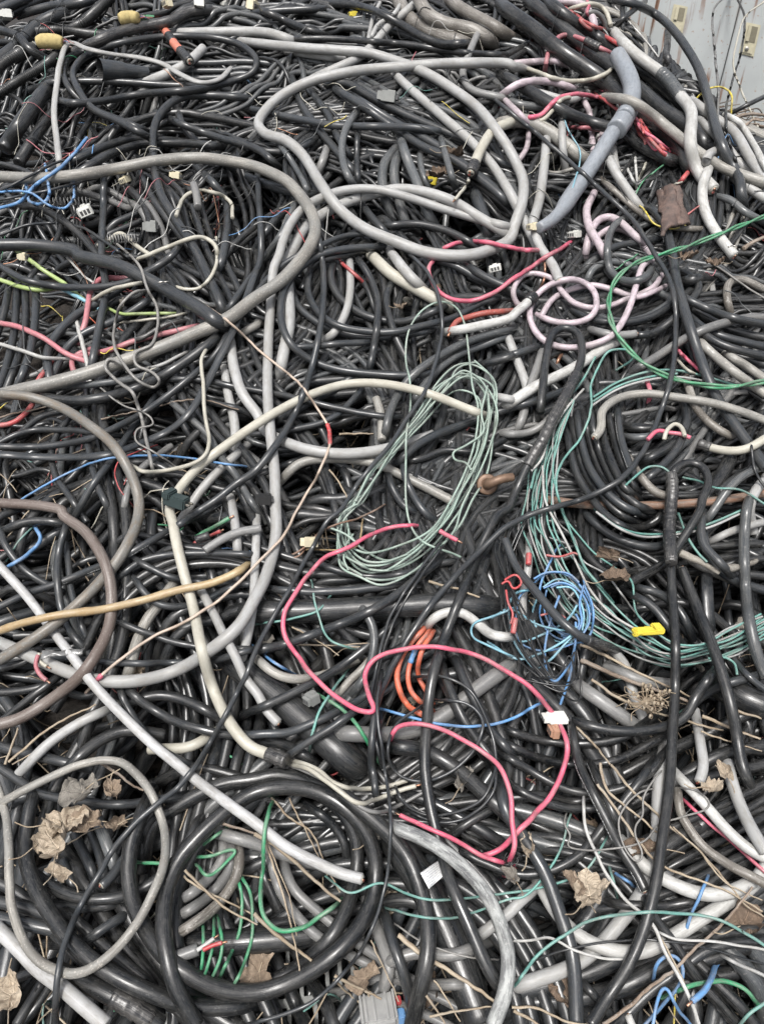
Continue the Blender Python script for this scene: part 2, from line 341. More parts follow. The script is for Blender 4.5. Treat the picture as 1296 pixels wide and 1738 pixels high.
CABLES = """
8|lgt|16.3||long pale grey cable making the big loop across the upper middle of the heap|423,72 498,80 566,85 620,89 668,102 719,122 770,153 814,187 846,227 864,255 876,278 887,306 885,346 870,390 868,404 831,424 786,434 719,428 668,409 617,387 576,356 542,309 515,265 484,238 450,227 438,210 450,187 481,160 532,136 593,122 668,114 736,109 803,107 870,109 866,113 881,115
5|lgt|13.6||pale grey cable slanting down from the top edge above the big loop|719,-7 688,20 661,44 637,71 613,95 579,112 534,132
7.4|wg2|21.0||thick weathered grey cable arching in from the left edge and doubling back down left|-10,299 68,302 136,297 204,285 272,272 340,268 424,280 450,289 488,309 515,340 532,370 535,394 528,414 518,430 481,474 430,508 390,540 323,569 238,603 153,632 85,651 27,664 -7,673
7.3|lgt|18.3||pale grey cable dropping straight down the middle left and curling back left|870,387 810,372 746,353 688,334 634,321 586,323 545,336 515,353 495,377 481,407 472,440 466,450 461,498 457,549 455,600 454,668 459,736 466,797 467,854 469,901 461,948 444,996 438,1006 407,1060 356,1104 306,1135 255,1152 204,1157 153,1152 119,1142 85,1128 41,1108 7,1094
6|lgt|17.7||pale grey cable arching just under the crossing of the big loop|868,404 837,383 809,367 770,343 719,326 674,321 634,329 583,346 542,367 515,390 498,424 490,437 489,484 491,549 481,600 474,640
8|dk|22.4||thick charcoal cable running from the left edge diagonally down to the centre|-10,416 68,417 136,428 129,432 190,447 238,467 289,495 340,525 385,558
8.1|wg3|18.3||grey brown rusty cable bowing out from the left edge above the brown one|-7,668 51,674 102,691 153,722 190,753 217,793 234,837 236,868 228,901 200,952 163,996 119,1037 68,1077 20,1108 -10,1125
9|brn|19.0||smooth brown cable bowing in a half circle from the left edge|-10,853 68,858 112,868 102,870 146,904 177,952 190,1006 185,1064 163,1111 132,1152 85,1189 34,1220 -10,1232
8|wlt|17.0|e1|near white cable slanting from the left edge down to its cut end at lower middle|-10,950 41,1006 85,1064 126,1118 163,1166 210,1216 258,1261 299,1295 340,1329 390,1366 438,1400 481,1434 532,1461 576,1481 617,1492
8|crm|16.3||long cream cable snaking from mid heap down to a black taped joint|824,706 786,691 736,671 685,657 634,650 583,653 532,668 471,698 401,744 340,790 302,834 287,868 292,880 300,921 312,972 329,1037 346,1115 367,1183 394,1233 428,1271 444,1276 488,1293
>tape|blk|1.25|457,1286|498,1298
8.6|crm|8.1|e1|upper cream wire fanning out of the black taped joint|498,1291 542,1308 566,1329 607,1340 651,1337 692,1325
8.6|crm|8.1|e1|lower cream wire fanning out of the black taped joint|496,1298 528,1308 576,1342 607,1362 634,1359 668,1346 706,1334
8.5|gry|6.8|e1|grey wire below the two cream wires of the taped joint|495,1300 532,1315 566,1332 593,1354 620,1373 647,1378 685,1363 719,1344
8|wgr|14.9||weathered grey cable coiled in a tall ring at the lower left corner|-10,1368 51,1336 102,1312 153,1293 204,1293 234,1315 263,1359 279,1407 279,1461 261,1515 231,1570 190,1617 146,1648 112,1651 68,1634 37,1590 20,1536 17,1485 16,1434 10,1383 -7,1329
9|dk|9.2||long thin charcoal cable crossing the whole heap from the upper centre to the lower left|691,430 712,447 732,474 746,515 749,566 737,620 719,668 688,715 661,756 617,807 576,868 559,880 532,925 498,989 464,1047 430,1113 418,1145 390,1200 360,1254 334,1298 299,1339 244,1383 197,1437 160,1498 132,1546 112,1597 100,1644 95,1688 94,1734
7|dk|11.2||charcoal cable arching over mid heap then running out to the left edge|719,440 668,407 634,397 583,401 532,423 498,438 464,464 430,503 401,542 367,600 316,647 258,691 204,722 146,746 68,758 -10,758
8|dk|12.2||charcoal cable bending down beside the straight pale cable|540,397 545,431 549,464 547,532 532,613 515,668 491,719 461,766 430,803 407,817 367,848 333,870 292,899
9|blk|17.0||black cable with a taped hairpin loop hanging down the middle right|915,712 921,651 927,600 937,566 958,556 980,566 987,600 975,640 958,674 937,712 921,746 900,780 876,831 859,868 851,867 820,918 797,972 770,1040 746,1104 730,1166 723,1233 720,1298 729,1366 746,1434 766,1502 797,1576 824,1638 851,1685
>tape|blk|1.35|975,640|897,783
9|blk|17.0||black cable with a taped loop at its top hanging down the right side|1134,824 1145,797 1162,786 1189,790 1202,817 1189,851 1189,860 1168,897 1151,925 1139,945 1139,996 1145,1081 1145,1166 1141,1233 1138,1298 1131,1366 1121,1434 1111,1502 1094,1570 1066,1638 1026,1699 999,1743
9|tap|19.0||vertical black taped stub beside the loop on the right side|1138,800 1141,824 1138,854 1135,880 1135,911 1137,938 1138,958
>tape|tap|1.1|1138,820|1138,948
8|dk|17.0||thick charcoal cable running down the upper right to the right edge|1094,346 1117,365 1133,401 1141,438 1148,481 1168,549 1192,620 1219,681 1257,736 1301,797
9|dk|10.2||long thin charcoal cable sweeping through the upper right and back to lower centre|836,166 856,183 907,224 975,282 1026,329 1073,373 1100,414 1114,438 1134,471 1145,518 1145,583 1138,640 1117,708 1094,759 1060,807 1019,834 975,851 914,868 856,897 814,935 756,996 712,1054 681,1104 657,1149 640,1193 633,1233 630,1298 634,1318 640,1363
8|lil|10.9||lilac cable coiled in two loops at the right|1109,440 1090,450 1080,481 1070,515 1056,545 1036,571 1002,586 958,590 924,579 904,556 898,528 910,501 937,481 971,474 1002,488 1012,511 1005,535 982,547 944,547 909,534
7|lil|10.2||lilac cable curling beneath the two lilac loops|1124,464 1107,488 1073,502 1039,492 1005,484 968,491 937,508 919,535 910,549
7|lil|9.5||lilac cable running from a small loop toward the green wires|1128,486 1094,501 1060,509 1036,519 1005,523 975,515 954,495 937,474 907,464 883,471 870,495 876,515 900,528
8|lil|12.9||lilac cable snaking down beside the grey plastic pipe|1019,251 1016,289 1009,323 995,356 999,384 1016,414 1029,440 1033,440
7|lil|12.2||pale lilac cable arching right of the lilac snake|992,440 999,401 1016,373 1036,368 1056,380 1073,397 1100,418
6|lil|10.9||lilac cable lying low among lilac loops|985,440 1012,404 1039,387 1066,394 1094,421 1107,438
9|pnk|8.5||bright pink cable zigzagging through the lower middle|712,892 668,894 627,908 593,928 549,948 518,982 495,1016 481,1047 484,1081 508,1118 542,1159 579,1189 617,1209 635,1207 624,1176 620,1142 634,1121 668,1106 719,1098 770,1102 814,1115 868,1145 890,1159 924,1193 951,1233 962,1267 954,1308 934,1352 900,1390 856,1434 837,1447 803,1456
9|pnk|8.5||bright pink cable arching from lower middle down to the wire tie|659,1262 671,1237 698,1227 729,1231 770,1247 810,1271 844,1298 865,1342 869,1393 873,1434 863,1464
9|pnk|8.1|e0|short pink cable ending beside the paper tag|676,1383 712,1400 753,1417 786,1434 820,1454 858,1465
9|pnk|8.1|e1|short pink stub beside the pale green wire hank|744,900 759,909 777,918
6|pnk|6.1||pink cable running off the right edge low down|1158,1356 1196,1393 1246,1434 1301,1485
8|pnk|7.5||pink cable lying over pale cables below the big loop|746,424 776,412 820,410 858,419 856,418 887,424 915,425
8|pnk|7.5||pink cable curving under the big loop toward the lilac loops|737,440 727,457 744,495 770,509 803,510 848,491 868,474 890,461 924,437 948,424 971,409
9|tan|13.6||tan bamboo cane lying across the left side|-7,1073 41,1057 102,1043 177,1034 238,1020 306,1001 356,991 401,972 421,958
9|dk|14.9|e0|charcoal cable curving down over the blue wire tangle|856,914 876,962 910,1006 948,1050 988,1082 1033,1098
>tape|blk|1.1|999,1087|1036,1099
8|lgt|10.2||flat pale cable folded sharply at the upper left|102,285 97,238 92,190 97,143 102,109 117,73 149,83 190,92 238,98 278,109 306,126 340,140 373,134 389,119
7|dk|11.5||charcoal cable forming the outer ring of the upper left coil|102,171 126,175 170,172 238,160 323,153 390,139 429,123 436,102 411,78 367,65 306,61 238,67 177,81 138,102 124,126 136,156 156,183 204,207 255,234
6|dk|11.5||charcoal cable inside the upper left coil|71,146 88,140 136,138 204,139 272,144 343,147
6|dk|11.5||charcoal cable bending round the left of the upper left coil|177,83 136,90 115,102 109,129 126,160 163,187 204,204 251,224
6|dk|14.3||charcoal cable curving down from the upper left coil through the left side|414,166 356,162 306,166 277,187 262,217 261,272 272,326 295,367 326,414 340,440 353,467 370,505 382,539
5|dk|12.9||charcoal cable beside the one curving down the left side|238,292 258,333 289,377 312,407 340,440
5|dk|13.6||charcoal cable hooking down under the weathered grey arch|340,289 363,312 384,343 385,390 377,440 367,467
5|dk|12.9||charcoal cable slanting under the upper left coil|302,177 306,204 326,234 370,268 401,289
5|dk|12.2||charcoal cable crossing right below the upper left coil|285,200 323,217 373,234 440,255 471,282
5|dk|12.9||charcoal cable rising over the weathered grey arch on the left|85,317 136,292 180,265 238,245 306,243 373,248
4|dk|12.2||charcoal cable tucked below the cable rising over the grey arch|102,282 143,265 190,244 238,234 289,238
9|dk|4.8||thin dark wire crossing the left end of the grey arch|-7,329 51,299 102,274 149,270
9|dk|4.8||thin dark wire beneath the bright blue wire at upper left|-7,341 68,326 146,307
9|blu|5.8|e1|bright blue wire with a free end at upper left|-7,355 34,343 61,314 102,285 129,258 148,234
9|blu|5.1||blue wire bent like a hook below the free blue end|81,302 83,333 68,346 49,340 48,326
9|blu|4.4||thin blue wire curling below the bent blue wire|-7,326 51,327 85,349 109,353 125,336 126,316
8|dk|5.1||thin dark wire arching near the left edge above the thick charcoal cable|7,396 51,381 102,379 143,387 177,409 217,440
6|blk|12.9||black cable descending at the left beside the vertical one|41,350 68,353 98,368 136,397 170,438
7|dk|12.9||charcoal cable standing nearly vertical at the left|177,302 175,373 173,438 180,491 170,549 154,630
7|crm|7.5||cream wire curving above the left half of the thick charcoal cable|187,406 204,396 234,419 268,440
7|crm|7.5||cream wire humping right of the coiled spring at left|234,440 289,418 340,402 365,416 371,440
6|crm|6.8||cream wire arching round the cut grey post at upper left|299,367 312,336 336,324 373,330 393,346 394,370
7|tap|17.0||black taped harness running across the top left|146,80 190,59 238,46 289,36 323,19 360,17
6|blk|14.3||black harness cable descending at the top left corner|-7,49 31,61 51,85 73,97
4|dk|20.4||thick charcoal hose climbing at the top left corner|-7,105 20,87 51,56 78,34 119,20
6|cor|14.3||black corrugated sleeve near the top left corner|61,54 102,51 153,58 194,61
6|cor|14.3||black corrugated sleeve leaning below the tan plug|-3,160 34,136 78,109 102,90
5|cor|17.0||black corrugated sleeve at the very left below the corner|-7,119 20,98 41,88
6|cor|14.9||black corrugated sleeve rising to the top edge at upper left|126,48 143,37 163,19 190,-7
5|blk|24.4||thick black pipe leaning at the left edge of the upper heap|20,234 44,197 73,160 88,143
4|blk|18.3||black hose leaning beside the thick black pipe|44,258 75,210 109,173 136,146
6|lgt|15.6|e0|short pale pipe with an open end inside the upper left coil|346,81 326,100 306,115 258,136
7|org|14.3|e1|dark sleeve with orange bands at the upper left|283,56 299,78 323,105
>band|blk|1.06|294,70|289,63
>band|blk|1.06|307,89|321,104
8|gry|13.6|e0|short grey post cable standing with its round cut end up at upper left|329,312 334,333 336,353
8|blk|12.9||black cable arching right from the top middle|556,5 607,10 647,24 681,42 722,65 756,75 800,73
6|blk|11.5||black cable slanting right at the top left of centre|433,12 474,31 515,48 552,60
7|blk|10.9||black cable running level across the top under the pale ones|491,66 566,66 634,71 702,77 770,88 858,94
5|lgt|14.9||pale grey cable lying level at the top left of centre|306,56 373,54 440,54 464,58 506,73
5|lgt|13.6||pale grey cable showing behind the start of the big loop|495,88 532,92 583,101
4|dk|11.5||charcoal cable level with the top edge left of centre|423,22 498,17 556,15
6|lgt|7.5||narrow pale wire dropping from the top edge|649,-3 634,27 624,68 616,83
6|lgt|7.5||narrow pale wire curving down from the top edge beside the other|686,-3 668,24 640,44 624,76
4|gbr|23.8||thick dusty brown hose at the top right of centre|674,-7 688,24 719,48 770,68 803,81
5|gbr|22.4||thick dusty brown hose above the other at the top right|708,-7 725,24 756,41 803,51 837,75
6|gbr|20.4||thick dusty brown hose nearest the top edge|756,-3 797,24 831,41 868,65
5|dk|13.6||charcoal cable slanting down right inside the big loop, upper of three|549,146 583,140 627,163 688,195 753,222 803,246 870,289
5|dk|14.3||charcoal cable slanting down right inside the big loop, middle of three|600,165 668,207 736,244 803,292 870,343
5|dk|14.3||charcoal cable slanting down right inside the big loop, lower of three|566,149 620,183 668,217 719,250 770,272 831,316 870,353
5|dk|12.2||charcoal cable lying level inside the left of the big loop|450,190 481,197 515,204 566,213 634,215 702,217 756,225
6|dgr|12.9||shiny grey cable curving down inside the big loop|605,190 588,217 580,251 586,289 601,317
5|dk|10.2||charcoal cable dropping beside the shiny grey one|607,221 605,272 608,314
6|dgr|10.2||slim grey cable slanting under the start of the big loop|467,238 491,268 510,299 527,336
4|dgr|17.0||fuzzy dark hose bundle, left strand, above the pale arches|673,250 652,278 650,326 661,356
4|dgr|17.0||fuzzy dark hose bundle, middle strand, above the pale arches|676,260 668,289 675,333 688,377
5|dgr|17.0||fuzzy dark hose bundle, right strand, above the pale arches|680,239 691,272 710,316 725,360 736,380
4|dgr|11.5||grey cable dropping beside the yellow connector|712,255 715,289 730,326
5|dgr|11.5||grey cable dropping just right of the yellow connector|747,231 758,272 773,319
4|dk|12.9||charcoal cable descending across the left of the big loop|498,139 515,183 542,221 573,258 607,302
4|dk|12.2||charcoal cable descending beside its twin in the big loop|528,156 556,194 573,231 600,275
7|crm|17.0|e1|cream grey cable ending in split black and white wires|875,205 837,221 817,251 798,295
>tape|blk|1.1|798,285|797,295
7|blk|5.4||black wire out of the split cream grey cable|798,295 790,312 773,326 761,334
7|crm|5.4|e1|white wire out of the split cream grey cable|797,297 793,312 780,329 771,340
5|gry|12.2||grey cable bending at the top right of the big loop|817,44 798,85 785,126 798,151 837,163 868,170
6|lgt|15.6||pale grey cable slanting inside the right side of the big loop|668,124 702,156 753,200 803,244 841,289 868,333 873,343 897,390 921,438
6|dk|12.9||charcoal cable humping beneath the lower sweep of the big loop|647,385 702,380 753,390 803,414 831,431
4|dk|12.9||charcoal cable slanting between the pale arches|613,346 634,373 664,406
4|dk|12.9||charcoal cable rising beside the weathered grey arch|440,412 464,377 495,348 518,333
5|dgr|12.9||grey cable rising left of the straight pale cable|447,440 474,404 495,363 503,333
4|gry|13.6||grey cable crossing behind the big loop's left tip|537,299 547,275 555,251
5|dk|15.6||charcoal cable running under the big loop's left tip|423,302 464,317 508,328 542,333
4|dk|12.2||charcoal cable peeping left of the big loop|427,253 464,258 505,253 539,234
7|blk|25.5||thick black cable slanting down at the top right, lowest of the bundle|846,7 907,51 958,92 1009,126 1046,153 1094,194 1145,241 1179,295
6|blk|23.8||thick black cable slanting down at the top right, second of the bundle|890,-3 941,37 992,78 1033,109 1077,146 1128,190 1179,224 1207,261
6|blk|20.4||thick black cable slanting down at the top right, topmost of the bundle|921,-3 968,34 1016,65 1060,98 1111,136 1155,173 1182,204
7|blk|19.0||black cable slanting across below the top right bundle|846,124 907,160 958,190 1009,210 1050,221 1094,251 1148,277
8|wgr|17.0||dusty pale cable sweeping from the grey pipe to the right edge|1031,166 1066,170 1100,190 1138,221 1179,255 1223,283 1263,299 1301,311
8|wht|19.0|e1|white cable bending down beside the lockers to a fluffy cut end|1044,58 1060,76 1090,102 1128,131 1151,160 1172,190 1170,238 1175,272 1189,299 1212,324
>tape|dgr|1.12|1124,126|1151,161
9|dk|14.3||dark grey cable arching in front of the lockers|1026,-3 1077,7 1121,31 1155,68 1182,112 1199,160 1212,210 1229,258 1252,299 1260,346
8|lgt|14.3||pale cable hooked over near the right edge of the lockers|1196,289 1199,265 1219,255 1240,272 1253,292
8|wht|17.0|e1|white cable dropping below the hooked pale cable|1202,283 1191,319 1196,360 1219,401 1246,436
7|lgt|15.6||pale grey cable descending at the right edge, inner one|1172,170 1212,200 1246,226 1270,265 1301,312
7|wht|10.2||white cable descending at the right edge, outer one|1223,194 1250,205 1277,244 1301,289
6|lgt|13.6||pale grey cable low at the right edge of the upper heap|1182,200 1223,238 1263,285 1301,306
6|lgt|15.6||pale grey cable leaving the right edge below the locker|1246,302 1270,319 1301,340
8|gry|4.1||thin grey wire hanging over the lockers|1226,-3 1210,17 1212,85 1218,153 1216,210 1211,268
8|blk|4.1||thin black wire hanging over the lockers|1250,-3 1262,27 1257,88 1240,143 1231,190 1236,238 1253,289
8|crm|3.1||cream wire dangling near the right locker handle|1297,2 1263,29 1250,68 1244,112 1257,153 1275,194
8|yel|3.4||yellow wire arched below the left locker handle|1177,171 1196,153 1223,148 1240,160 1240,194
7|blk|7.5||black rod poking in from the right edge below the lockers|1253,185 1301,161
7|blk|8.1||black rod standing upright at the locker edge|1056,-7 1056,58
7|blk|8.8|e0|black rod leaning at the locker edge|1095,2 1066,24 1041,46
7|wht|2.7||white string stretched in front of the lockers|1059,29 1094,68 1123,105
6|red|7.5||red cable curving inside the top right bundle|888,34 900,56 931,75 971,92
7|red|7.5||red cable lying on the top right bundle|1016,56 1053,78 1087,102 1100,122
7.5|red|5.1||red wire winding beneath the dusty pale cable, first|1019,166 1046,185 1077,204 1100,234 1138,275
7.5|pnk|5.4||pink red wire beneath the dusty pale cable, second|1033,163 1070,190 1090,221 1114,238 1141,261
7.5|red|5.1||red wire beneath the dusty pale cable, third|1073,197 1090,217 1094,244 1114,265 1145,272
9|ros|7.5||rose cable arching with black tape at the top right|925,115 932,83 953,60 985,65 1005,75 1041,93
>tape|blk|1.8|994,71|1014,81
7|lil|12.2||lilac cable bent near the top edge|937,2 985,7 1005,31 1010,59
6|lil|10.9||lilac cable lying at the left of the top right bundle|876,107 907,105 941,104 961,110
7|lil|11.5||lilac cable humping below the black taped pale end|849,163 876,144 907,138 941,140 970,149
5|lil|10.2||lilac cable hanging right of the pale loop|987,166 999,190 1002,217 1005,244
8|pnk|7.5||pink wire of the twisted pink and cream pair|866,190 887,199 917,195 941,171 971,160 1022,166
8|crm|6.8||cream wire of the twisted pink and cream pair|864,185 887,204 917,205 937,187 951,170 978,163
6|wgr|22.4||fat dusty grey cable crossing right of the big loop|846,212 883,204 924,219 958,244 995,275
6|lgt|16.3||pale grey cable dropping right of the big loop|927,234 922,289 914,340 904,377 897,401
7|lgt|15.6|e1|pale grey cable dropping to a cut end above the lilac coil|907,377 910,407 927,436 937,450 949,478
6|lgt|15.6||pale lilac grey cable slanting right of the plastic pipe|1025,255 1043,292 1066,326 1090,360
5|lgt|12.9||pale stub standing right of the plastic pipe|1040,244 1042,272 1046,292
6|gbr|10.2||brown grey cable running level toward the torn brown sheet|1022,306 1060,340 1094,367 1134,385 1196,389
8|dgr|12.9||dark grey cable hooked over above the lilac coil|1065,370 1046,378 1033,401 1030,438 1036,461 1063,478 1094,471 1107,450
8|grn|2.7||thin green wire near the torn brown sheet|1073,343 1087,312 1128,278
8|dgr|3.7||thin grey wire standing beside the torn brown sheet|1099,343 1117,299 1163,255
5|lgt|11.5||pale cable crossing behind the plastic pipe|876,146 924,160 968,170 992,160
5|dgr|13.6||dark cable knotted near the pink and cream pair|856,170 890,180 934,183 975,200 1019,210
5|lil|9.5||lilac cable dropping beside the pale loop|897,221 893,251 876,277
7|crm|7.5||cream wire curving above the twisted pair|880,112 910,122 951,136 999,136 1026,126 1050,109
7|crm|7.5||cream wire near the locker edge curving to the taped joint|949,25 971,14 1005,7 1026,17 1036,44
7|gry|8.1||grey wire arching below the cream one at the locker edge|985,37 999,20 1019,27 1029,51
8|tap|11.5||frayed black taped tip sticking up in front of the lockers|1132,76 1130,92 1134,102 1134,117
8|tap|10.2||small black taped knot at the locker edge|1026,51 1036,49 1041,56
7|red|5.8||red wire emerging beside the grey pipe, leftmost|1077,204 1083,224 1094,238 1094,261
7|red|5.4||red wire emerging beside the grey pipe, second|1082,200 1100,224 1117,244 1138,268
7|pnk|5.4||pink wire emerging beside the grey pipe, lowest|1090,221 1107,251 1128,261 1141,272
7|wht|5.1||white wire among the red ones beside the grey pipe|1094,217 1104,238 1114,253 1128,261
7|red|5.8||red wire at the top edge above the bundle, left|968,20 982,31 992,44 1009,54
7|red|5.4||red wire at the top edge above the bundle, right|954,10 975,24 999,41 1026,51
7|pnk|5.4||pink wire at the top edge above the bundle|992,-3 999,10 995,20 1005,34
6|red|6.1||red wire curving twice inside the top right bundle|892,41 910,63 937,81 968,89
7|lil|10.2||lilac cable showing just under the pink and cream pair|856,170 870,183 887,200 900,217
7|wht|4.8||white wire standing right of the plastic pipe, first|1060,275 1065,289 1073,306 1080,326
7|wht|4.8||white wire standing right of the plastic pipe, second|1077,268 1078,289 1080,312
7|crm|4.8||cream wire slanting right of the plastic pipe|1094,280 1087,295 1080,309
7|ros|6.8||short red curl between the pale cables below the bundle|982,217 995,217 1005,219
7|lgt|12.9||pale cable standing left of the plastic pipe|953,210 954,238 956,268 958,282
8|tur|2.7||thin pale blue wire falling along the plastic pipe|956,200 965,224 982,251 983,278 975,306 965,340
8|yel|3.1||yellow wire looping below the torn brown sheet|1078,343 1090,353 1107,377 1128,387 1151,387 1168,380
8|crm|3.7||cream wire looping over the torn brown sheet|1155,309 1138,316 1128,333 1128,356 1131,373
9|red|8.1||dull red terminal sleeve above the torn brown sheet|1165,294 1155,307
8|red|3.1||thin red wire right of the torn brown sheet|1148,379 1168,363 1185,350 1199,343
6|dk|11.5||charcoal cable level in the upper right tangle|1002,438 1046,418 1080,412 1114,407
6|dgr|12.2||dark grey cable at the right below the locker side|1212,333 1240,340 1263,360 1296,377
6|dk|14.9||charcoal cable crossing the very top left corner|-10,20 20,7 54,-7
5.5|blk|17.0||black cable slanting under the top left corner cable|-10,44 17,24 51,7 81,-7
5.5|dk|13.6||charcoal cable level along the top edge at left|51,20 88,10 129,7 170,-3
5|blk|15.6||black cable in the very corner at top left|-10,7 10,-2 27,-10
7|dk|12.2||charcoal cable curving under the thick charcoal diagonal at left|-7,447 34,471 85,484 153,488 210,481 251,461 289,437 306,416
6|dk|14.3||charcoal cable arching right of the vertical black strands|85,647 81,600 98,566 129,535 170,513 217,481 258,457
5|dk|12.9||charcoal cable arching inside the arch at left|92,634 112,593 143,566 183,549 217,532 265,501
4|dk|12.9||black strand in the vertical bunch at the left edge, first|29,501 24,566 8,634 -7,668
4|dk|12.9||black strand in the vertical bunch at the left edge, second|44,495 44,549 34,600 14,654
4|dk|12.9||black strand in the vertical bunch at the left edge, third|62,495 60,542 51,600 32,651
4|dk|12.2||black strand in the vertical bunch at the left edge, fourth|14,498 7,532 -7,573
6|ros|9.5||rose cable entering from the left edge over the vertical bunch|-7,547 34,556 78,576 112,600 146,613 177,627
6|ros|9.5||rose cable bending down behind the vertical cable|207,472 170,474 154,495 147,542 141,562
6|ros|9.5||dusty red cable passing behind the weathered grey diagonal|146,603 190,593 238,576 299,562 340,552
6|red|8.8||red cable curving out to the left edge below the grey diagonal|76,632 61,654 54,688 27,715 -7,723
5|ros|9.5||short rose cable hanging under the rose cable|126,634 122,613 136,600 149,596
7|wht|6.8||white wire entering from the left edge below the rose cable|-7,582 41,596 75,607 98,608
6|wht|7.5||white wire standing behind the arching charcoal cable|134,559 143,593 150,629
9|lwr|5.1||stiff grey wire bent in a figure of two loops on the left|255,493 231,495 204,522 194,552 195,590 207,613 238,647 261,657 272,647 258,630 231,618 229,600 258,583 268,556 265,515 253,495 238,450 217,430
9|lwr|6.1||stiff grey wire zigzagging down below the two wire loops|217,630 200,613 183,610 178,624 200,647 224,664 234,688 244,725 251,763 262,809
9|lwr|3.4||thin crinkled wire below the two wire loops|177,664 204,685 255,707 260,720 234,729 231,749 258,766 292,788
6|dgr|12.2||shiny grey cable just under the weathered grey diagonal|-7,681 51,665 112,657 170,651 238,640 278,620
7|blk|17.0||fat black cable rising toward the crossing at left|61,674 136,680 204,668 272,640 340,596 377,566
7|dk|14.3||charcoal cable coming from the crossing and flattening to the left edge|437,454 411,525 394,566 373,607 353,647 329,691 295,725 238,753 187,770 102,776 -7,771
6|dk|11.5||charcoal cable falling steeply into the crossing at left|438,306 440,450 421,478 384,532
8|crm|6.8||cream stripped wire hanging in an L shape on the left|355,588 342,610 345,651 348,702 355,756 340,780 289,797 244,800 224,790
6|dk|10.9||charcoal cable running right from the L shaped wire|278,644 340,644 390,654 440,664 481,671 566,691 634,705 685,709
5|dk|10.9||charcoal cable just under the one behind the L shaped wire|316,661 356,681 407,695 440,712
5|dk|11.5||charcoal cable bending down at the left under the brown cables|119,708 98,736 88,770 95,807 115,837 136,868
5|dk|11.5||charcoal cable dropping between the two brown cables|146,681 146,736 156,786 166,824 187,870
6|dgr|12.2||shiny grey cable dropping beside the cream snake|289,681 326,712 356,742 373,773 401,807 424,848 440,870
5|dk|12.2||charcoal cable rising through the rusty bow at left|132,870 160,820 190,780 224,729 251,691
5|dk|10.2||charcoal cable level above the brown bow at left|-7,754 44,732 102,729 204,740
4|dk|11.5||charcoal cable rising from the left edge above the brown bow|14,756 41,729 68,708 105,698 136,688
7|blu|4.1||long blue wire running level at mid left|48,841 102,810 163,783 204,776 272,773 326,778 373,786 424,793
6|lgt|18.3||pale grey cable curving down then right below the straight pale cable|392,579 396,620 411,668 440,708 447,729 474,746 518,762 576,770 634,766 688,753 736,737
4|lgt|15.6||pale cable standing behind the cream snake|380,620 387,668 397,712 402,766
4|lgt|14.9||pale cable slanting beneath the cream snake|316,870 340,834 373,797 407,766
7|red|2.4||very thin red wire inside the rusty bow|244,763 204,780 194,803 204,831 221,853
6|lim|7.5||lime green wire at the left under the thick charcoal diagonal|48,440 78,461 109,481 143,510
6|lim|7.5||lime green wire leaving the left edge|-7,472 27,484 68,492 88,489
6|gry|12.2||grey cable at mid left rising toward the crossing|210,870 217,831 238,797 272,770
5|dk|13.6||charcoal cable in the black coil, innermost ring|568,440 561,471 573,501 600,525 640,542 685,546 719,536 759,519
6|dk|12.2||charcoal cable in the black coil, second ring|527,455 522,491 539,528 573,552 620,562 668,564 719,552 770,539 814,515 848,504
5|dk|12.2||charcoal cable in the black coil, third ring|496,486 505,518 532,542 573,563 634,573 702,566 736,559
6|dk|12.9||charcoal cable in the black coil, outermost ring|647,418 583,423 532,438 488,481 477,511 478,549 495,586 528,611 576,628 634,635 695,637 742,630
5|dk|12.2||charcoal cable arching left of the black coil|620,424 566,437 535,447 522,471
4|crm|20.4||fat beige cable slanting under the black coil|630,433 661,464 695,484 736,507 763,522
4|lgt|17.0||pale beige cable beside the fat beige one|664,430 688,461 722,495
5|lgt|13.6||pale cable curving down inside the black coil|593,437 594,491 586,532 566,566 547,579
5|red|6.1||red wire slanting inside the black coil|576,444 600,464 625,488
6|dk|12.9||charcoal cable descending through the black coil|605,437 627,471 640,508 640,549 634,590 625,634
5|dk|12.9||charcoal cable descending right of centre in the black coil|664,481 655,505 664,549 674,579 702,629
8|wht|15.6||thick white cable leading to a black cap near the lilac coil|756,564 814,553 868,539 873,532 893,515 907,500
>cap|blk|1.35|902,506|909,498
7|drd|10.2|e1|dull red sleeved cable split above the thick white cable|866,528 854,529 820,532 793,539 773,547 763,564
6|blk|12.2||black lead rising from the capped white cable|910,498 915,481 921,461 915,437
8|cop|4.1||copper coloured wire rising from the capped white cable|914,495 924,467 922,437
6|dgr|14.3||shiny black cable curving down left of the pale green hank|652,746 661,702 681,661 708,630 753,600 803,576 868,558 876,556
5|dgr|13.6||shiny black cable parallel to the one left of the pale green hank|695,691 736,634 776,603 820,586 868,566
6|dk|14.3||charcoal cable crossing behind the pale green hank to the hairpin|671,790 702,759 736,739 786,720 837,702 868,691 907,681 944,668 978,656
4|dk|11.5||charcoal cable lying level behind the pale green hank|678,785 719,777 753,764 803,767 868,741
6|wht|17.7||white cable rising right toward the lilac coil|849,695 907,657 948,637 992,613 1026,590 1050,578
5|dk|10.9||charcoal cable passing below the cream snake|430,737 498,729 566,708 607,668 620,647
5|dk|12.2||charcoal cable low behind the spliced wire|430,809 481,790 532,770 562,753
5|wgr|15.6||dusty beige cable humping below the pale cable|478,814 508,786 566,778 634,786 674,803 736,834 790,863
5|wgr|14.9||grey cable stub standing in the gap of dead leaves|637,674 647,708 648,749
5|dk|12.9||charcoal cable dropping behind the hank's left side|657,797 664,824 685,858 712,874
6|dk|12.9||charcoal cable dropping under the hank|683,783 691,820 719,868 742,887
9|lil2|4.8||thin spliced wire, pink above a red wrapping and cream below|340,513 387,545 438,593 471,620 508,651 535,688 557,725 559,753 542,800 503,868 481,911 447,945 390,1003 323,1050 255,1084 210,1115 173,1145 161,1159
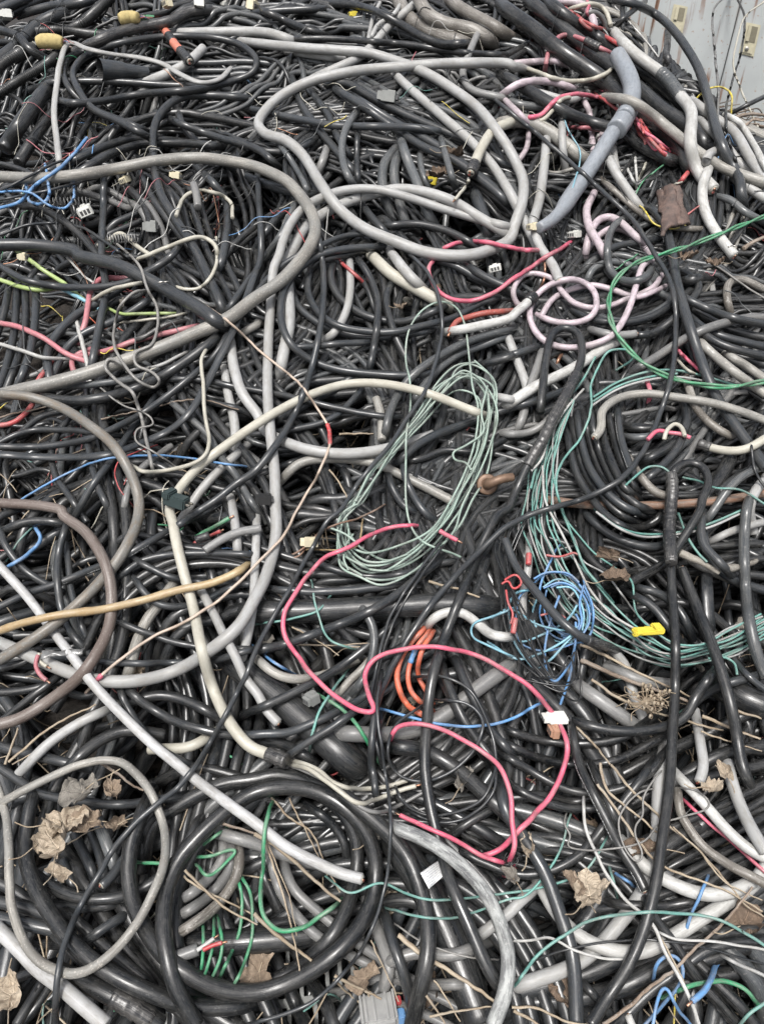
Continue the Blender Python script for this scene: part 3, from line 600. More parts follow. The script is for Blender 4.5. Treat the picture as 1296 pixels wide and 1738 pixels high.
>wrapping|red|1.7|556,722|559,754
>tip|pnk|1.7|171,1147|161,1159
8|wgr|14.3|e0|grey cable curving from a cut end with visible cores at the right|1007,744 1019,729 1021,698 1046,677 1094,668 1145,674 1212,685 1257,698 1301,715
6|gry|14.9||grey cable rising to the right edge from the hairpin|1066,634 1107,610 1148,583 1179,566 1223,549 1263,540 1301,539
7|gry|13.6|e1|grey cable with a cut end inside the lilac coil|999,559 1026,566 1053,569 1081,566
8|crm|14.3||cream cable from the right edge ending in black tape|1301,742 1263,763 1223,764 1182,752
>tape|blk|1.3|1187,754|1170,749
9|pnk|7.5||pink core bent out of the taped cream cable|1172,744 1155,737 1134,734 1116,730 1097,747
9|crm|7.5||cream core looped out of the taped cream cable|1162,741 1155,725 1145,719 1132,729 1126,747
7|wgr|15.6||beige grey cable slanting at the right edge, upper|1182,576 1216,607 1257,640 1301,671
6|wgr|14.3||beige grey cable slanting at the right edge, lower|1229,600 1263,620 1301,647
6|gbr|13.6||brown grey cable under the cut end cable at the right|1162,640 1182,695 1212,725 1246,744
6|rst|14.9||rusty brown pipe lying level across the right side|912,845 975,855 1060,859 1145,856 1229,848 1301,837
7|pnk|7.5||short red pink cable hanging behind the cut end cable|1095,642 1103,668 1097,693
7|pnk|6.1||pink wire beside a cream wire at the right|1148,593 1168,613 1187,629
7|crm|5.1||cream wire beside the pink wire at the right|1148,610 1163,627 1189,639
8|lwr|3.4||thin straight wire slanting to the right edge|1185,427 1229,461 1301,510
8|dk|4.8||thin black rod near the right edge|1273,737 1280,797 1301,834
8|tea|4.4||teal wire hooked over above the taped hairpin|1044,629 1073,607 1060,594 1033,596 1016,620 1002,654 1002,695 985,742 954,783 943,814 953,868 968,904 992,962 1026,1006
8|tea|4.1||teal wire arching left of the right taped stub|1060,824 1100,793 1124,793 1136,802
8|tea|4.1||teal wire running right from the right taped stub|1156,810 1189,817 1212,828 1253,831 1301,858
6|dk|13.6||charcoal arc at the right edge, first from top|1145,498 1179,515 1229,535 1301,552
5|dk|13.6||charcoal arc at the right edge, second from top|1162,517 1212,547 1263,566 1301,574
5|dk|13.6||charcoal arc at the right edge, third from top|1163,532 1202,562 1257,579 1301,590
5|dk|13.6||charcoal arc at the right edge, fourth from top|1168,547 1212,579 1257,596 1301,607
4|dk|13.6||charcoal arc at the right edge, lowest|1179,569 1223,593 1263,608 1301,620
5|dgr|12.9||dark grey ring round the lilac coil, outer|982,467 1009,440 1046,433 1087,444 1114,467 1094,481 1046,474 1026,450 1033,430
5|dgr|12.2||dark grey ring round the lilac coil, inner|992,488 1005,457 1039,444 1080,457 1107,491 1138,508 1094,539 1046,545 1005,532
5|dk|12.9||dark cable sweeping under the lilac coil to the right|958,518 1005,542 1060,547 1111,535 1151,508 1182,481 1192,461
5|dk|12.9||dark cable humping right of the lilac coil|1066,569 1107,566 1138,545 1168,515 1185,484 1162,464 1134,461
6|lgt|4.8||thin pale wire falling beside the black coil strands|975,668 968,712 975,780 999,844
5|dk|12.9||charcoal cable inside the ring at right of centre|1050,722 1094,725 1134,729 1162,705 1155,674
5|dk|14.3||charcoal cable bending round under the pink core|1066,773 1107,770 1145,749 1162,725
6|gbr|14.3||brown grey cable descending to the right taped stub|1063,773 1087,810 1114,837 1145,844
6|dk|13.6||charcoal cable slanting up to the right edge below the cream cable|1206,851 1236,820 1270,797 1301,783
6|lgt|17.0||pale grey cable near the right edge beside the rusty pipe|1296,814 1277,841 1270,870 1274,884
5|gbr|12.9||brown grey cable hanging in the upper right tangle|1240,535 1233,505 1236,481 1257,474 1296,491
6|blk|18.7||black connector hose at the right near the dead leaves|1151,481 1175,474 1199,472
6|lgt|10.2||short pale cable at the right above the arcs|1209,498 1212,522
6|cop|6.1||copper tipped lead below the hairpin|958,593 946,613 941,630
5|lgt|14.9||pale cable left of the hairpin going down|859,566 876,610 890,647 900,688
5|gry|14.9||grey cable slanting under the hairpin|921,590 907,634 893,674 887,708 873,736
6|gry|12.9||grey cable level at the left of the taped hairpin|849,736 883,737 910,729 934,708
6|lgt|13.6||pale grey cable curling at the left of the hairpin|814,691 831,674 870,678 870,678 880,688
5|dk|12.9||charcoal cable from the left going behind the capped white cable|849,607 876,600 917,586
6|dk|13.6||charcoal cable behind the hank running right|814,620 870,603 856,603
4|dk|20.4||thick dark hose under the big loop at right|803,323 820,367 831,407
5|dk|12.9||charcoal cable under the pink cable near the big loop|729,440 770,450 814,474 868,498 876,515
5|dk|13.6||charcoal cable low under the pink cable near the big loop|786,447 831,474 868,491 890,508
5|dk|13.6||dark cable slanting up beneath the cream snake at centre|474,715 515,688 562,664 607,634
5|dk|11.5||charcoal cable level at the left of centre|467,591 532,588 583,583 634,581
8|crm|6.8||cream cable curving behind the thick charcoal diagonal|163,506 190,491 221,483 251,478
6|crm|6.1||cream cable running right behind the charcoal diagonal|289,484 319,491 343,486 360,467 368,444 367,427
6|crm|4.8||cream wire level in the middle of the left side|227,545 272,540 306,534 323,530
6|lim|5.4||lime green wire level in the middle of the left side|183,523 204,532 238,532 306,532
6|tur|6.8||pale blue wire continuing the lime green one|115,495 136,506 148,513
6|wgr|13.6||knotted beige cable end right of the crossing|404,573 421,559 440,549 433,547 444,549
6|lgt|6.1||pale wire curving under the charcoal diagonal's end|238,627 272,620 306,603 326,593
6|tap|8.8||wrinkled foil wrapped cable behind the grey wire loops|217,579 244,573 272,556 295,547 319,545
6|wht|4.1||white wire at the left under the diagonal|131,455 146,471 158,479
6.2|blk|13.5||black arc of the tight coil right of the hairpin, outermost but one|968,705 976,749 989,796 1012,832 1046,868 1079,886
6.2|dk|13.5||black arc of the tight coil right of the hairpin, third from outside|978,700 986,749 1001,796 1027,834 1059,860 1090,873
6.2|blk|13.5||black arc of the tight coil right of the hairpin, fourth from outside|989,697 999,744 1014,790 1038,829 1064,858
6.2|blk|13.5||black arc of the tight coil right of the hairpin, fifth from outside|999,689 1009,739 1025,785 1048,827 1077,855 1105,868
6.2|blk|13.5||black arc of the tight coil right of the hairpin, sixth from outside|1009,684 1022,739 1038,785 1059,827 1082,847
6.2|blk|13.5||black arc of the tight coil right of the hairpin, innermost|1022,679 1035,718 1048,764 1064,806 1082,837
6.2|dk|13.5||black arc of the tight coil right of the hairpin, outermost|960,726 968,770 981,811 1004,847 1035,881 1071,902
6.3|dk|13.0||printed charcoal strand standing across the tight coil|1046,689 1053,744 1066,785 1082,822
5.8|blk|15.0||black arc closing the bottom of the tight coil|1012,866 1051,889 1090,894 1116,881 1126,863
5.7|blk|14.0||black cable level inside the tight coil, upper|1056,723 1090,728 1126,726 1157,718
5.7|dgr|13.0||dark grey cable level inside the tight coil, lower|1056,741 1090,742 1126,736
5.9|dk|15.0||charcoal cable rounding the right of the tight coil|1142,663 1160,684 1165,715 1147,749 1116,770 1084,785
5.9|dk|14.0||charcoal cable rounding the right of the tight coil, lower|1160,718 1154,751 1129,785 1100,811 1082,822
5.6|blk|24.0||thick black cable slanting right of the taped stub|1240,775 1219,816 1193,853
6.4|dgr|14.0||dark grey cable rising to the right edge behind the taped loop|1296,790 1258,809 1232,834 1214,860 1193,889
5.9|lgt|13.0||pale cable level near the right edge below the rusty pipe|1204,920 1235,904 1271,892 1296,886
6.6|dk|15.0||charcoal cable bending down right of the taped loop|1193,863 1188,899 1193,925 1217,951 1240,976
5.9|wgr|12.0||weathered beige cable slanting below the tight coil|1157,941 1183,959 1214,974
6|dk|12.9||charcoal printed cable rising from the left edge behind the cream snake|-7,1032 51,1006 102,989 153,968 204,948 244,925 299,894 367,857
5|dk|14.3||charcoal cable level at the left inside the brown bow|3,902 34,889 68,884 112,889
5|dk|12.2||charcoal cable curving at the left edge inside the brown bow|-3,894 17,938 48,972 88,996
6|dk|12.9||charcoal cable dropping inside the brown bow|114,887 99,945 102,1023 119,1070 141,1098
5|dk|11.5||charcoal cable beside the one dropping inside the brown bow|115,945 122,1006 143,1070
5|dk|11.5||charcoal cable arching right of the rusty bow|197,986 238,953 289,941 340,939 440,941
5|dk|11.5||charcoal cable passing under the cream snake, third down|221,945 272,972 306,983 373,991 440,993
5|dk|12.2||charcoal cable sagging above the bamboo cane|226,979 244,1003 272,1026 312,1029 343,1023 373,1006 411,991
5|dk|11.5||charcoal cable running right just below the bamboo cane|190,1051 238,1070 289,1088 340,1098 440,1102
5|dk|11.5||charcoal cable running right below the pale curling cable|136,1119 204,1125 289,1125 356,1121 440,1099
4|wgr|19.0||concrete grey cable leaning under the bamboo cane|217,1149 231,1094 251,1050 272,1023 295,991
6|lgt|16.3|e1|pale cable with a cut end pointing down at lower left of centre|343,1006 363,1043 380,1077 401,1118 418,1155 438,1179 450,1203 474,1229
4|lgt|15.6||pale cable standing right of the cream snake, upper|394,857 401,901 404,948
4|lgt|15.6||pale cable standing at the lower left of the straight pale cable|436,880 433,962 429,1030 421,1077 407,1132
5|gry|14.3||grey cable curving below the small green stub|445,896 401,904 367,921 346,936
7|lgt|17.0||pale grey cable rising from the lower left edge to the white diagonal|41,1305 85,1261 136,1227 183,1205
5|blk|14.3||black cable at the left edge below the brown bow|-7,1176 51,1171 88,1161
5|blk|13.6||black cable rising under the brown bow|14,1216 54,1183 102,1147
5|blk|20.4||fat black cable humping behind the white diagonal|115,1305 163,1261 210,1240 258,1244
6|dk|15.6||shiny charcoal cable slanting below the pale curling cable|217,1169 238,1189 289,1220 340,1237 390,1247 445,1247
5|blk|17.7||fat black cable humping above the shiny charcoal one|231,1189 272,1180 316,1189 363,1213
6|dk|13.6||charcoal cable running beside the white diagonal|204,1166 210,1189 238,1233 272,1271 326,1300
4|crm|17.7||cream cable peeping below the shiny charcoal one|275,1271 323,1267 356,1249
6|blk|12.2|e1|black cable end with cream and rose wires at left|14,1132 48,1121 68,1098 73,1110
8|crm|6.8|e1|cream core of the black cable end at left|68,1108 66,1121 81,1132
8|ros|7.5|e1|rose core of the black cable end at left|66,1111 61,1128 68,1145 81,1156
6|blu|6.8||thick blue wire curling at the left edge|-7,977 20,958 51,938 70,914 61,897
6|tea|3.4||thin pale teal wire at the left edge|24,933 37,914 54,897
6|grn|7.5|e1|short bright green wire end at left of centre|353,900 390,879
6|red|6.1|e1|short red wire end below the green one|351,912 375,901
6|tap|13.6||black taped stub by the green and red ends|333,916 355,908
7|dk|15.6||charcoal cable rising right across centre from the pale cut end|427,1105 481,1094 549,1070 617,1043 668,1013 719,972 756,941
6|dk|14.3||charcoal cable rising right across centre, second one|427,1208 498,1176 549,1149 600,1115 647,1077 678,1047
6|dk|14.3||charcoal cable rising right across centre, third one|407,1250 427,1247 498,1240 566,1210 617,1183 654,1155
7|dk|12.2||charcoal printed cable rising right across centre, lowest|481,1286 532,1254 583,1221 634,1186 698,1138
6|dk|12.9||charcoal cable running level left of centre under the pale green hank|454,999 515,1004 566,1004 634,998 691,991
6|dk|12.2||charcoal cable sagging just under the pale green hank|532,952 583,972 634,978 685,974 736,958 783,950
8|dk|5.4||thin black cord of a pair falling beside the hairpin cable|758,916 702,996 671,1050 651,1104 637,1166 640,1233 651,1278 668,1300
8|dk|5.4||second thin black cord of the pair beside the hairpin cable|753,911 695,992 661,1050 644,1111 630,1183 634,1244 647,1300
1|blk|50.9||very thick black pipe slanting in the lower left of centre|396,1121 430,1149 498,1206 566,1267 607,1305
1|blk|39.0||very thick black pipe lying level at centre|416,1040 498,1038 583,1035 668,1030 770,1026 837,1030
2|gry|26.5||fat grey pipe rising right under the pink cable|566,1244 640,1247 702,1240 753,1215 803,1174 871,1125
5|wgr|15.6||grimy grey cable curving at left of the pink zigzag|433,1115 464,1142 498,1153 549,1146 590,1128
5|wgr|13.6||grimy grey cable under the pink zigzag|566,1186 590,1159 617,1132 647,1098
8|org|10.2||orange wire from the white sleeve, left of three|723,1064 695,1094 675,1132 675,1166 695,1200 725,1218
8|org|8.8||orange wire from the white sleeve with a blue band, middle of three|730,1069 703,1106 692,1142 698,1176 725,1200
>band|blu|1.1|703,1106|698,1123
8|org|8.8||orange wire from the white sleeve, right of three|736,1072 713,1111 709,1145 724,1176
8|wht|16.3||white braided sleeve holding the orange wires|724,1064 736,1050 756,1040 783,1040 810,1059 831,1076 868,1082
9|tur|4.1||light blue wire looped left of the blue tangle|875,1030 837,1046 802,1060 800,1079 824,1094 875,1116
7|tea|4.1||teal wire passing behind the pink zigzag, upper|444,1058 498,1050 539,1037 559,1013
7|tea|4.1||teal wire hanging inside the pink zigzag|528,986 542,1050 559,1087 600,1102
6|grn|6.5||green wire slanting behind the pink zigzag's lower corner|535,1176 583,1206 620,1254 647,1300
8|blu|5.1||blue wire curving right from the pink zigzag's corner|646,1203 695,1216 753,1230 814,1232 868,1220 883,1213 917,1194
8.7|dk|5.4||thin black ring wire in the lower middle, outer|708,1149 753,1148 790,1166 820,1210 839,1267 841,1300 834,1325 817,1357 770,1379 719,1383 681,1359 668,1332
8.7|dk|5.4||thin black ring wire in the lower middle, inner|744,1188 790,1193 819,1223 810,1261 780,1298 729,1325 688,1322 664,1301 657,1267 674,1227 719,1196
8.7|dk|5.1||thin black ring wire in the lower middle, lowest|842,1295 837,1342 810,1376 763,1396 719,1390 688,1374
8|rst|3.7||corroded orange wire beside the bamboo cane's tip|488,947 515,930 542,904 573,889 607,880 647,860
8|tan|3.4||tan wire crossing the start of the pink cable|539,933 583,933 607,925 615,887
7|rst|3.4||second corroded orange wire at the bamboo cane's tip|481,948 505,945 518,931 549,894
5|dk|14.3||charcoal cable hanging in the coil behind the teal wires|988,867 1026,901 1066,921 1111,928 1134,921
5|blk|14.9||black cable hanging lower in the coil behind the teal wires|968,894 992,935 1019,965 1046,975 1077,969
6|blk|15.6||black cable rising right past the taped stub|1063,991 1111,966 1145,943 1189,911 1223,880
6|dk|16.3||dark cable bending down near the right edge|1190,894 1199,938 1229,975 1263,992 1301,1003
8|dgr|17.7||grey black cable hanging down the right edge|1272,844 1267,860 1262,911 1263,979 1270,1050 1284,1111 1301,1152
8|blk|19.0|e0|black ribbed cable with a frayed top hanging down the right side|1155,962 1179,1023 1206,1091 1229,1159 1246,1227 1260,1301 1274,1339
7|blk|10.2||slim black cable behind the frayed ribbed one|1148,958 1172,1023 1190,1074
7|blk|17.0||black cable sagging across the lower right|971,1223 1026,1238 1077,1241 1128,1233 1162,1216 1182,1179 1212,1138
5|lgt|17.0||pale cable standing behind the black sag at right|1046,1111 1060,1128 1077,1186 1087,1210
5|gry|23.8||grey cable slanting behind the blue tangle's tail|978,1162 1009,1183 1046,1210 1077,1233
5|gry|20.4||grey cable level behind the teal wires|1046,1138 1087,1155 1124,1160
5|blk|14.9||black arc below the pink cable, upper|849,1235 907,1254 992,1262 1060,1250 1094,1227
5|blk|14.9||black arc below the pink cable, second|849,1257 907,1284 975,1298 1043,1291 1094,1267 1128,1247
5|blk|14.9||black arc below the pink cable, third|846,1278 890,1301 941,1332 992,1346 1046,1339 1094,1318 1128,1278
5|blk|14.9||black arc below the pink cable, fourth|863,1330 907,1356 958,1370 1009,1371 1060,1359
6|lgt|17.0|e1|pale cable hanging to a cut end at the lower right|1182,1227 1189,1267 1194,1301 1185,1330
3|blk|47.5||very thick black pipe at the lower right edge|1223,1166 1263,1186 1304,1203
6|dk|14.3||charcoal cable rising right over the thick pipe|1155,1220 1189,1183 1229,1162 1301,1142
7|dk|10.9||charcoal cable near the right edge slanting down|1248,1123 1270,1149 1301,1172
6|dk|14.3||dark cable looping behind the taped right cable|1073,996 1121,1009 1155,1040 1172,1077
6|dk|14.3||dark cable beside the looping one behind the taped right cable|1066,1006 1107,1030 1134,1064 1155,1091
6|dk|20.4||flat black strip hanging beside the frayed cable|1199,975 1201,1030 1206,1077
7|blu|4.8||blue wire hanging below the blue tangle|973,1108 965,1152 954,1186 948,1210
6|blk|13.6||black cable above the blue tangle|849,870 876,911 890,948 900,972
6|lgt|13.6||grey connector cable left of the teal wires|897,921 895,972 887,1013 887,1060
6|dk|15.6||charcoal cable crossing the lower left corner ring|-7,1298 34,1325 68,1346 136,1360 204,1365 258,1359 316,1349
6|blk|19.0||black cable sagging inside the lower left ring|65,1488 102,1513 146,1525 204,1523 255,1502 289,1471 316,1434 340,1390
5|dgr|20.4||bluish grey cable in the lower left ring by the dead leaves|160,1376 183,1434 204,1492
4|dk|17.0||charcoal cable beside the bluish grey one|136,1434 153,1468 166,1502
4|dk|15.6||charcoal cable behind the bluish grey one|154,1410 173,1461 180,1502
4|dk|15.6||charcoal strand hidden left of the bluish grey one|115,1481 126,1508
7|wlt|24.4||fat near white cable at the bottom left corner|-10,1570 34,1612 68,1648 102,1673 136,1702 183,1743
6|blk|26.5||big black cable bending round the left of the lower ring|58,1346 48,1383 44,1451 61,1508 95,1566 136,1614 187,1651 238,1678 306,1702 373,1710 430,1705
7|blk|27.2||big black cable of the round coil, outer ring|251,1359 224,1427 219,1485 227,1536 251,1583 282,1624 323,1654 373,1678 438,1685 498,1665 549,1634 590,1597 620,1556 637,1502 634,1444 613,1400 576,1363 532,1342 481,1336 430,1346 384,1376 340,1417 302,1461 282,1515 278,1570 285,1624 302,1682 336,1743
6|blk|23.8||big black cable of the round coil, inner ring|532,1342 573,1369 600,1410 607,1451 600,1502 583,1553 556,1597 518,1631 481,1658 430,1675
5|blk|23.8||big black cable of the round coil, arching over its top|244,1461 258,1400 306,1366 373,1332 440,1322 464,1315 515,1325 566,1352
5|blk|23.8||big black cable hidden in the left of the round coil|306,1638 299,1590 299,1536 312,1485 340,1434 367,1400
4|dk|19.0||dark cable crossing behind the lower left ring|-7,1495 20,1508 61,1532 136,1539 204,1532
4|dk|20.4||dark cable low behind the lower left ring|-7,1529 51,1542 102,1566
4|dk|20.4||dark cable lowest behind the lower left ring|-7,1556 51,1570 102,1583 153,1621 204,1654 255,1705
6|dk|17.0|e1|charcoal cable with a bright cut end inside the lower left ring|238,1420 210,1461 190,1488 170,1505
5|dk|17.0||charcoal cable poking right of the thin diagonal|143,1600 180,1573 221,1549
5|gry|18.3||grey cable in the round coil, first|380,1424 377,1461 346,1498 306,1529
5|gry|18.3||grey cable in the round coil, second|394,1427 390,1475 356,1519 302,1556
5|gbr|18.3||grey cable in the round coil, third|406,1434 404,1481 367,1536 299,1587
6|gry|20.4||grey cable in the round coil with white and red cores|272,1632 299,1624 340,1609
8|wht|7.5|e1|white core poking from the grey cable in the round coil|334,1612 350,1602 365,1591
8|red|7.5|e1|red core poking from the grey cable in the round coil|343,1612 360,1604 379,1599
3|blk|40.7||thick black pipe lying level through the round coil|299,1604 373,1600 438,1597 498,1590 573,1576
5|blk|30.6||black taped hose at the bottom left|115,1654 170,1680 221,1707 278,1743
>tape|tap|1.12|204,1697|244,1719
5|blk|17.0||black cable leaving the bottom left corner|-7,1675 34,1658 75,1641
5|blk|17.7||black cable descending at the bottom left corner|27,1743 51,1702 78,1658
5|gry|20.4||grey cable running under the cut near white cable|367,1413 407,1424 440,1434 481,1451 542,1468
5|gry|17.0||grey printed cable inside the round coil, left|457,1447 474,1508 505,1556 545,1593 600,1624 647,1648
5|gry|17.0||grey printed cable inside the round coil, right|481,1461 498,1508 542,1549 590,1587 640,1624 702,1665 797,1671
5|dk|15.6||charcoal printed cable inside the round coil at top|525,1369 559,1393 583,1427 590,1458
5|gry|21.0||grey cable dropping right of the round coil|624,1536 647,1597 661,1638 651,1675
6|dk|19.0||charcoal printed cable dropping right of the round coil|651,1546 668,1604 685,1654 698,1709
7|blk|26.5||big black cable curving down right of the round coil|566,1335 620,1379 657,1413 691,1454 713,1508 726,1570 725,1624 715,1671 698,1743
9|dk|6.1||thin black cord falling past the round coil to the bottom edge|647,1142 640,1200 647,1267 651,1298 661,1366 661,1434 654,1502 640,1553 617,1604 579,1654 532,1699 481,1722 423,1739
8|grn|7.5||green wire hooking inside the round coil|461,1363 450,1400 447,1468 442,1536 454,1566 481,1581 515,1573 549,1549 576,1530
7|grn|5.8||green wire of the pale loops in the round coil, first|343,1563 346,1597 343,1638 340,1658
7|grn|5.8||green wire of the pale loops in the round coil, second|363,1553 362,1597 353,1638 343,1665
7|grn|5.8||green wire of the pale loops in the round coil, third|370,1556 377,1604 370,1638 356,1665
7|grn|5.8||green wire of the pale loops in the round coil, fourth|404,1485 411,1536 401,1597 373,1658
7|grn|5.8||green wire of the pale loops in the round coil, fifth|406,1481 424,1515 428,1590 407,1654 394,1675
7|grn|5.8||green wire of the pale loops in the round coil, upper|334,1468 353,1485 403,1441 360,1451 336,1454
6|grn|5.8||green wire peeping above the round coil|387,1403 360,1424 340,1437
6|grn|5.8||green wire at the top of the wire loops|231,1464 272,1466 316,1468
9|mot|23.8||mottled grey concrete stained cable curving to the bottom edge|664,1403 719,1424 770,1458 814,1502 844,1556 862,1621 856,1688 834,1746
2|blk|56.0||very thick black pipe slanting to the bottom edge|668,1427 719,1502 753,1570 786,1654 820,1743
7|tea|4.4||teal and black wire crossing below the tag, upper|559,1492 593,1515 647,1498 685,1515 736,1527 803,1524 868,1515 907,1508 958,1495 992,1478 1016,1444 1027,1424
7|tea|4.4||teal wire crossing below the tag, lower|657,1542 702,1554 753,1559 803,1549 868,1525 887,1522 937,1468 958,1417 968,1379
5|lgt|19.0||pale grey cable rising behind the mottled cable|810,1590 837,1570 868,1546 876,1536 910,1505
6|blk|15.6||black cable sagging right of the tag|773,1437 820,1464 868,1481 907,1483 951,1471 992,1441 1026,1400 1077,1335 1107,1295
6|wht|22.4||white grey cable sagging at the lower right|1050,1424 1094,1471 1145,1502 1196,1518 1246,1512 1284,1492
6|wht|18.3||white cable slanting down to the right edge|1145,1312 1189,1359 1236,1413 1270,1442 1301,1458
6|lgt|20.4||pale cable dropping near the right edge at lower right|1233,1291 1246,1342 1270,1400 1301,1451
5|wht|23.1||white cable sagging at the bottom right|914,1498 944,1549 985,1590 1043,1614 1094,1614 1145,1587 1196,1553 1236,1529 1277,1502 1301,1468
4|lgt|23.1||pale cable rising from the bottom through the lower right|866,1677 924,1658 975,1638 1019,1604 1053,1563 1080,1529 1100,1488 1114,1417 1117,1332 1124,1284
7|dk|23.1||thick charcoal cable dropping left of the dead leaf|851,1332 856,1373 890,1424 924,1481 951,1553 971,1621 978,1743
7|blk|17.7|e1|black printed cable slanting to a cut end by the taped cable|968,1227 982,1298 1002,1339 1026,1386 1053,1441 1077,1478 1095,1514
6|blk|17.7||black cable beside the printed slanting one|1002,1298 1033,1366 1053,1413
7|blk|15.6|e1|black cable slanting to a cut end at the bottom right|1090,1519 1111,1556 1145,1604 1190,1670
6|gbr|15.6||dusty black cable curving to the right edge at lower right|1148,1339 1158,1390 1189,1434 1229,1464 1301,1502
9|tea|5.4||teal wire arching across the bottom right|873,1673 907,1627 951,1590 1009,1559 1077,1549 1145,1549 1212,1559 1263,1583 1301,1607
8|wht|6.1||white wire trailing down the lower right|990,1352 992,1400 1012,1451 1033,1492 1066,1532 1107,1570 1128,1617 1162,1678 1187,1743
8|wht|4.8||white wire level at the bottom right, left half|863,1598 897,1597 931,1591 971,1610 1026,1627 1070,1627
8|wht|4.8||white wire level at the bottom right, right half|1104,1576 1145,1593 1212,1597 1301,1612
8|lwr|3.4||curly grey wire wandering across the lower right|961,1379 958,1400 968,1417 961,1434 992,1442 1043,1439 1094,1427 1121,1396 1148,1390 1196,1373 1203,1363 1182,1342 1145,1337
8|lwr|3.4||curly grey wire knotted beside the taped cable|1128,1301 1107,1325 1090,1352 1090,1383 1077,1403 1077,1420 1088,1447 1082,1464 1060,1441 1048,1400 1056,1373 1087,1342 1117,1340
7|dk|4.4||thin dark wire crossing the bottom right|890,1638 941,1617 1009,1601 1077,1595 1128,1597 1196,1608 1301,1638
7|blu|6.1||blue wire leaning at the bottom beside the taped cable|1005,1736 1026,1688 1056,1654
7|blu|6.1||blue wire curling right of the taped cable|1107,1665 1116,1634 1138,1621 1155,1634 1158,1658 1145,1682 1094,1739
8|blu|10.2|e0|short fat blue tube at the bottom right|1172,1702 1196,1680 1210,1648
7|blu|5.4||blue wire slanting through the white cables|1158,1593 1179,1536 1200,1485
7|blu|5.4|e0|blue wire end left of the taped cable|1043,1481 1073,1502
7|blu|5.8||blue wire leaving the bottom edge|1107,1743 1114,1705 1128,1675 1151,1716 1175,1743
7|grn|7.5||green wire humping at the bottom right|1141,1685 1179,1671 1229,1665 1263,1678 1285,1705
7|tea|5.4||teal wire at the bottom right corner|1253,1739 1274,1719 1301,1699
6|lgt|6.1||pale wire slanting to the right edge at the bottom|1223,1621 1263,1641 1301,1658
5|dk|17.0||dark cable leaving the bottom right|1046,1739 1094,1692 1145,1651 1196,1614 1246,1597 1301,1597
5|blk|17.0||black scuffed cable at the right edge low down|1196,1597 1229,1580 1301,1580
5|blk|15.6||black cable slanting under the taped cable|1026,1529 1066,1536 1128,1536 1196,1529
4|dk|14.9||dark cable at the bottom behind the charcoal drop|985,1665 1019,1702 1046,1736
6|wht|12.9|e0|cut white cable end at the bottom edge|1065,1724 1073,1743
5|gry|20.4||grey cable behind the mottled cable's middle|651,1638 702,1617 770,1621 814,1604
6|lwr|3.4||thin grey wire looping right of the round coil|664,1563 702,1590 753,1614 803,1627 848,1629
7|tea|4.8||teal wire standing left of the dead leaf|1033,1471 1046,1519
6.5|blk|26.0||thick black cable slanting under the thin ring wires|658,1266 720,1274 771,1303 822,1347 872,1392
6.2|blk|15.0||black cable falling behind the orange wires, first|747,1150 771,1197 791,1238 822,1286
6.2|dk|16.0||charcoal cable falling behind the orange wires, second|771,1115 791,1163 809,1197 832,1238 872,1283
6.2|blk|16.0||black cable falling behind the orange wires, third|747,1122 764,1170 781,1211 809,1255 846,1300
6.4|blk|15.0||short black cable rising under the bottom of the thin rings|761,1421 791,1399 822,1381 856,1361
6.0|blk|19.0||black cable slanting just above the lowest pink cable|682,1347 737,1364 805,1402 856,1433
6.1|dgr|15.0||dark grey cable dropping behind the pink zigzag|607,1023 631,1061 635,1095 624,1139 597,1180
6.3|dk|15.0||charcoal cable ending upright beside the cream wire ends|648,1211 635,1259 631,1310 641,1361
5.9|blk|17.0||black cable under the lower left of the pink zigzag|433,1259 471,1260 502,1272 532,1293
6.8|blu|5.0||blue wire behind the lower part of the pink zigzag|447,1110 471,1129 498,1144
6.9|tea|5.0||dark teal wire standing behind the pink zigzag|583,1146 543,1204 532,1238 525,1276
4|blk|19.0||black cable filling the lower left gap, upper|112,1546 163,1593 210,1634 265,1678
4|dk|18.3||charcoal cable filling the lower left gap, lower|88,1580 143,1634 197,1678 238,1719
4|dk|17.0||charcoal cable crossing the gap above the lower left ring|0,1267 41,1278 88,1288 136,1300
"""
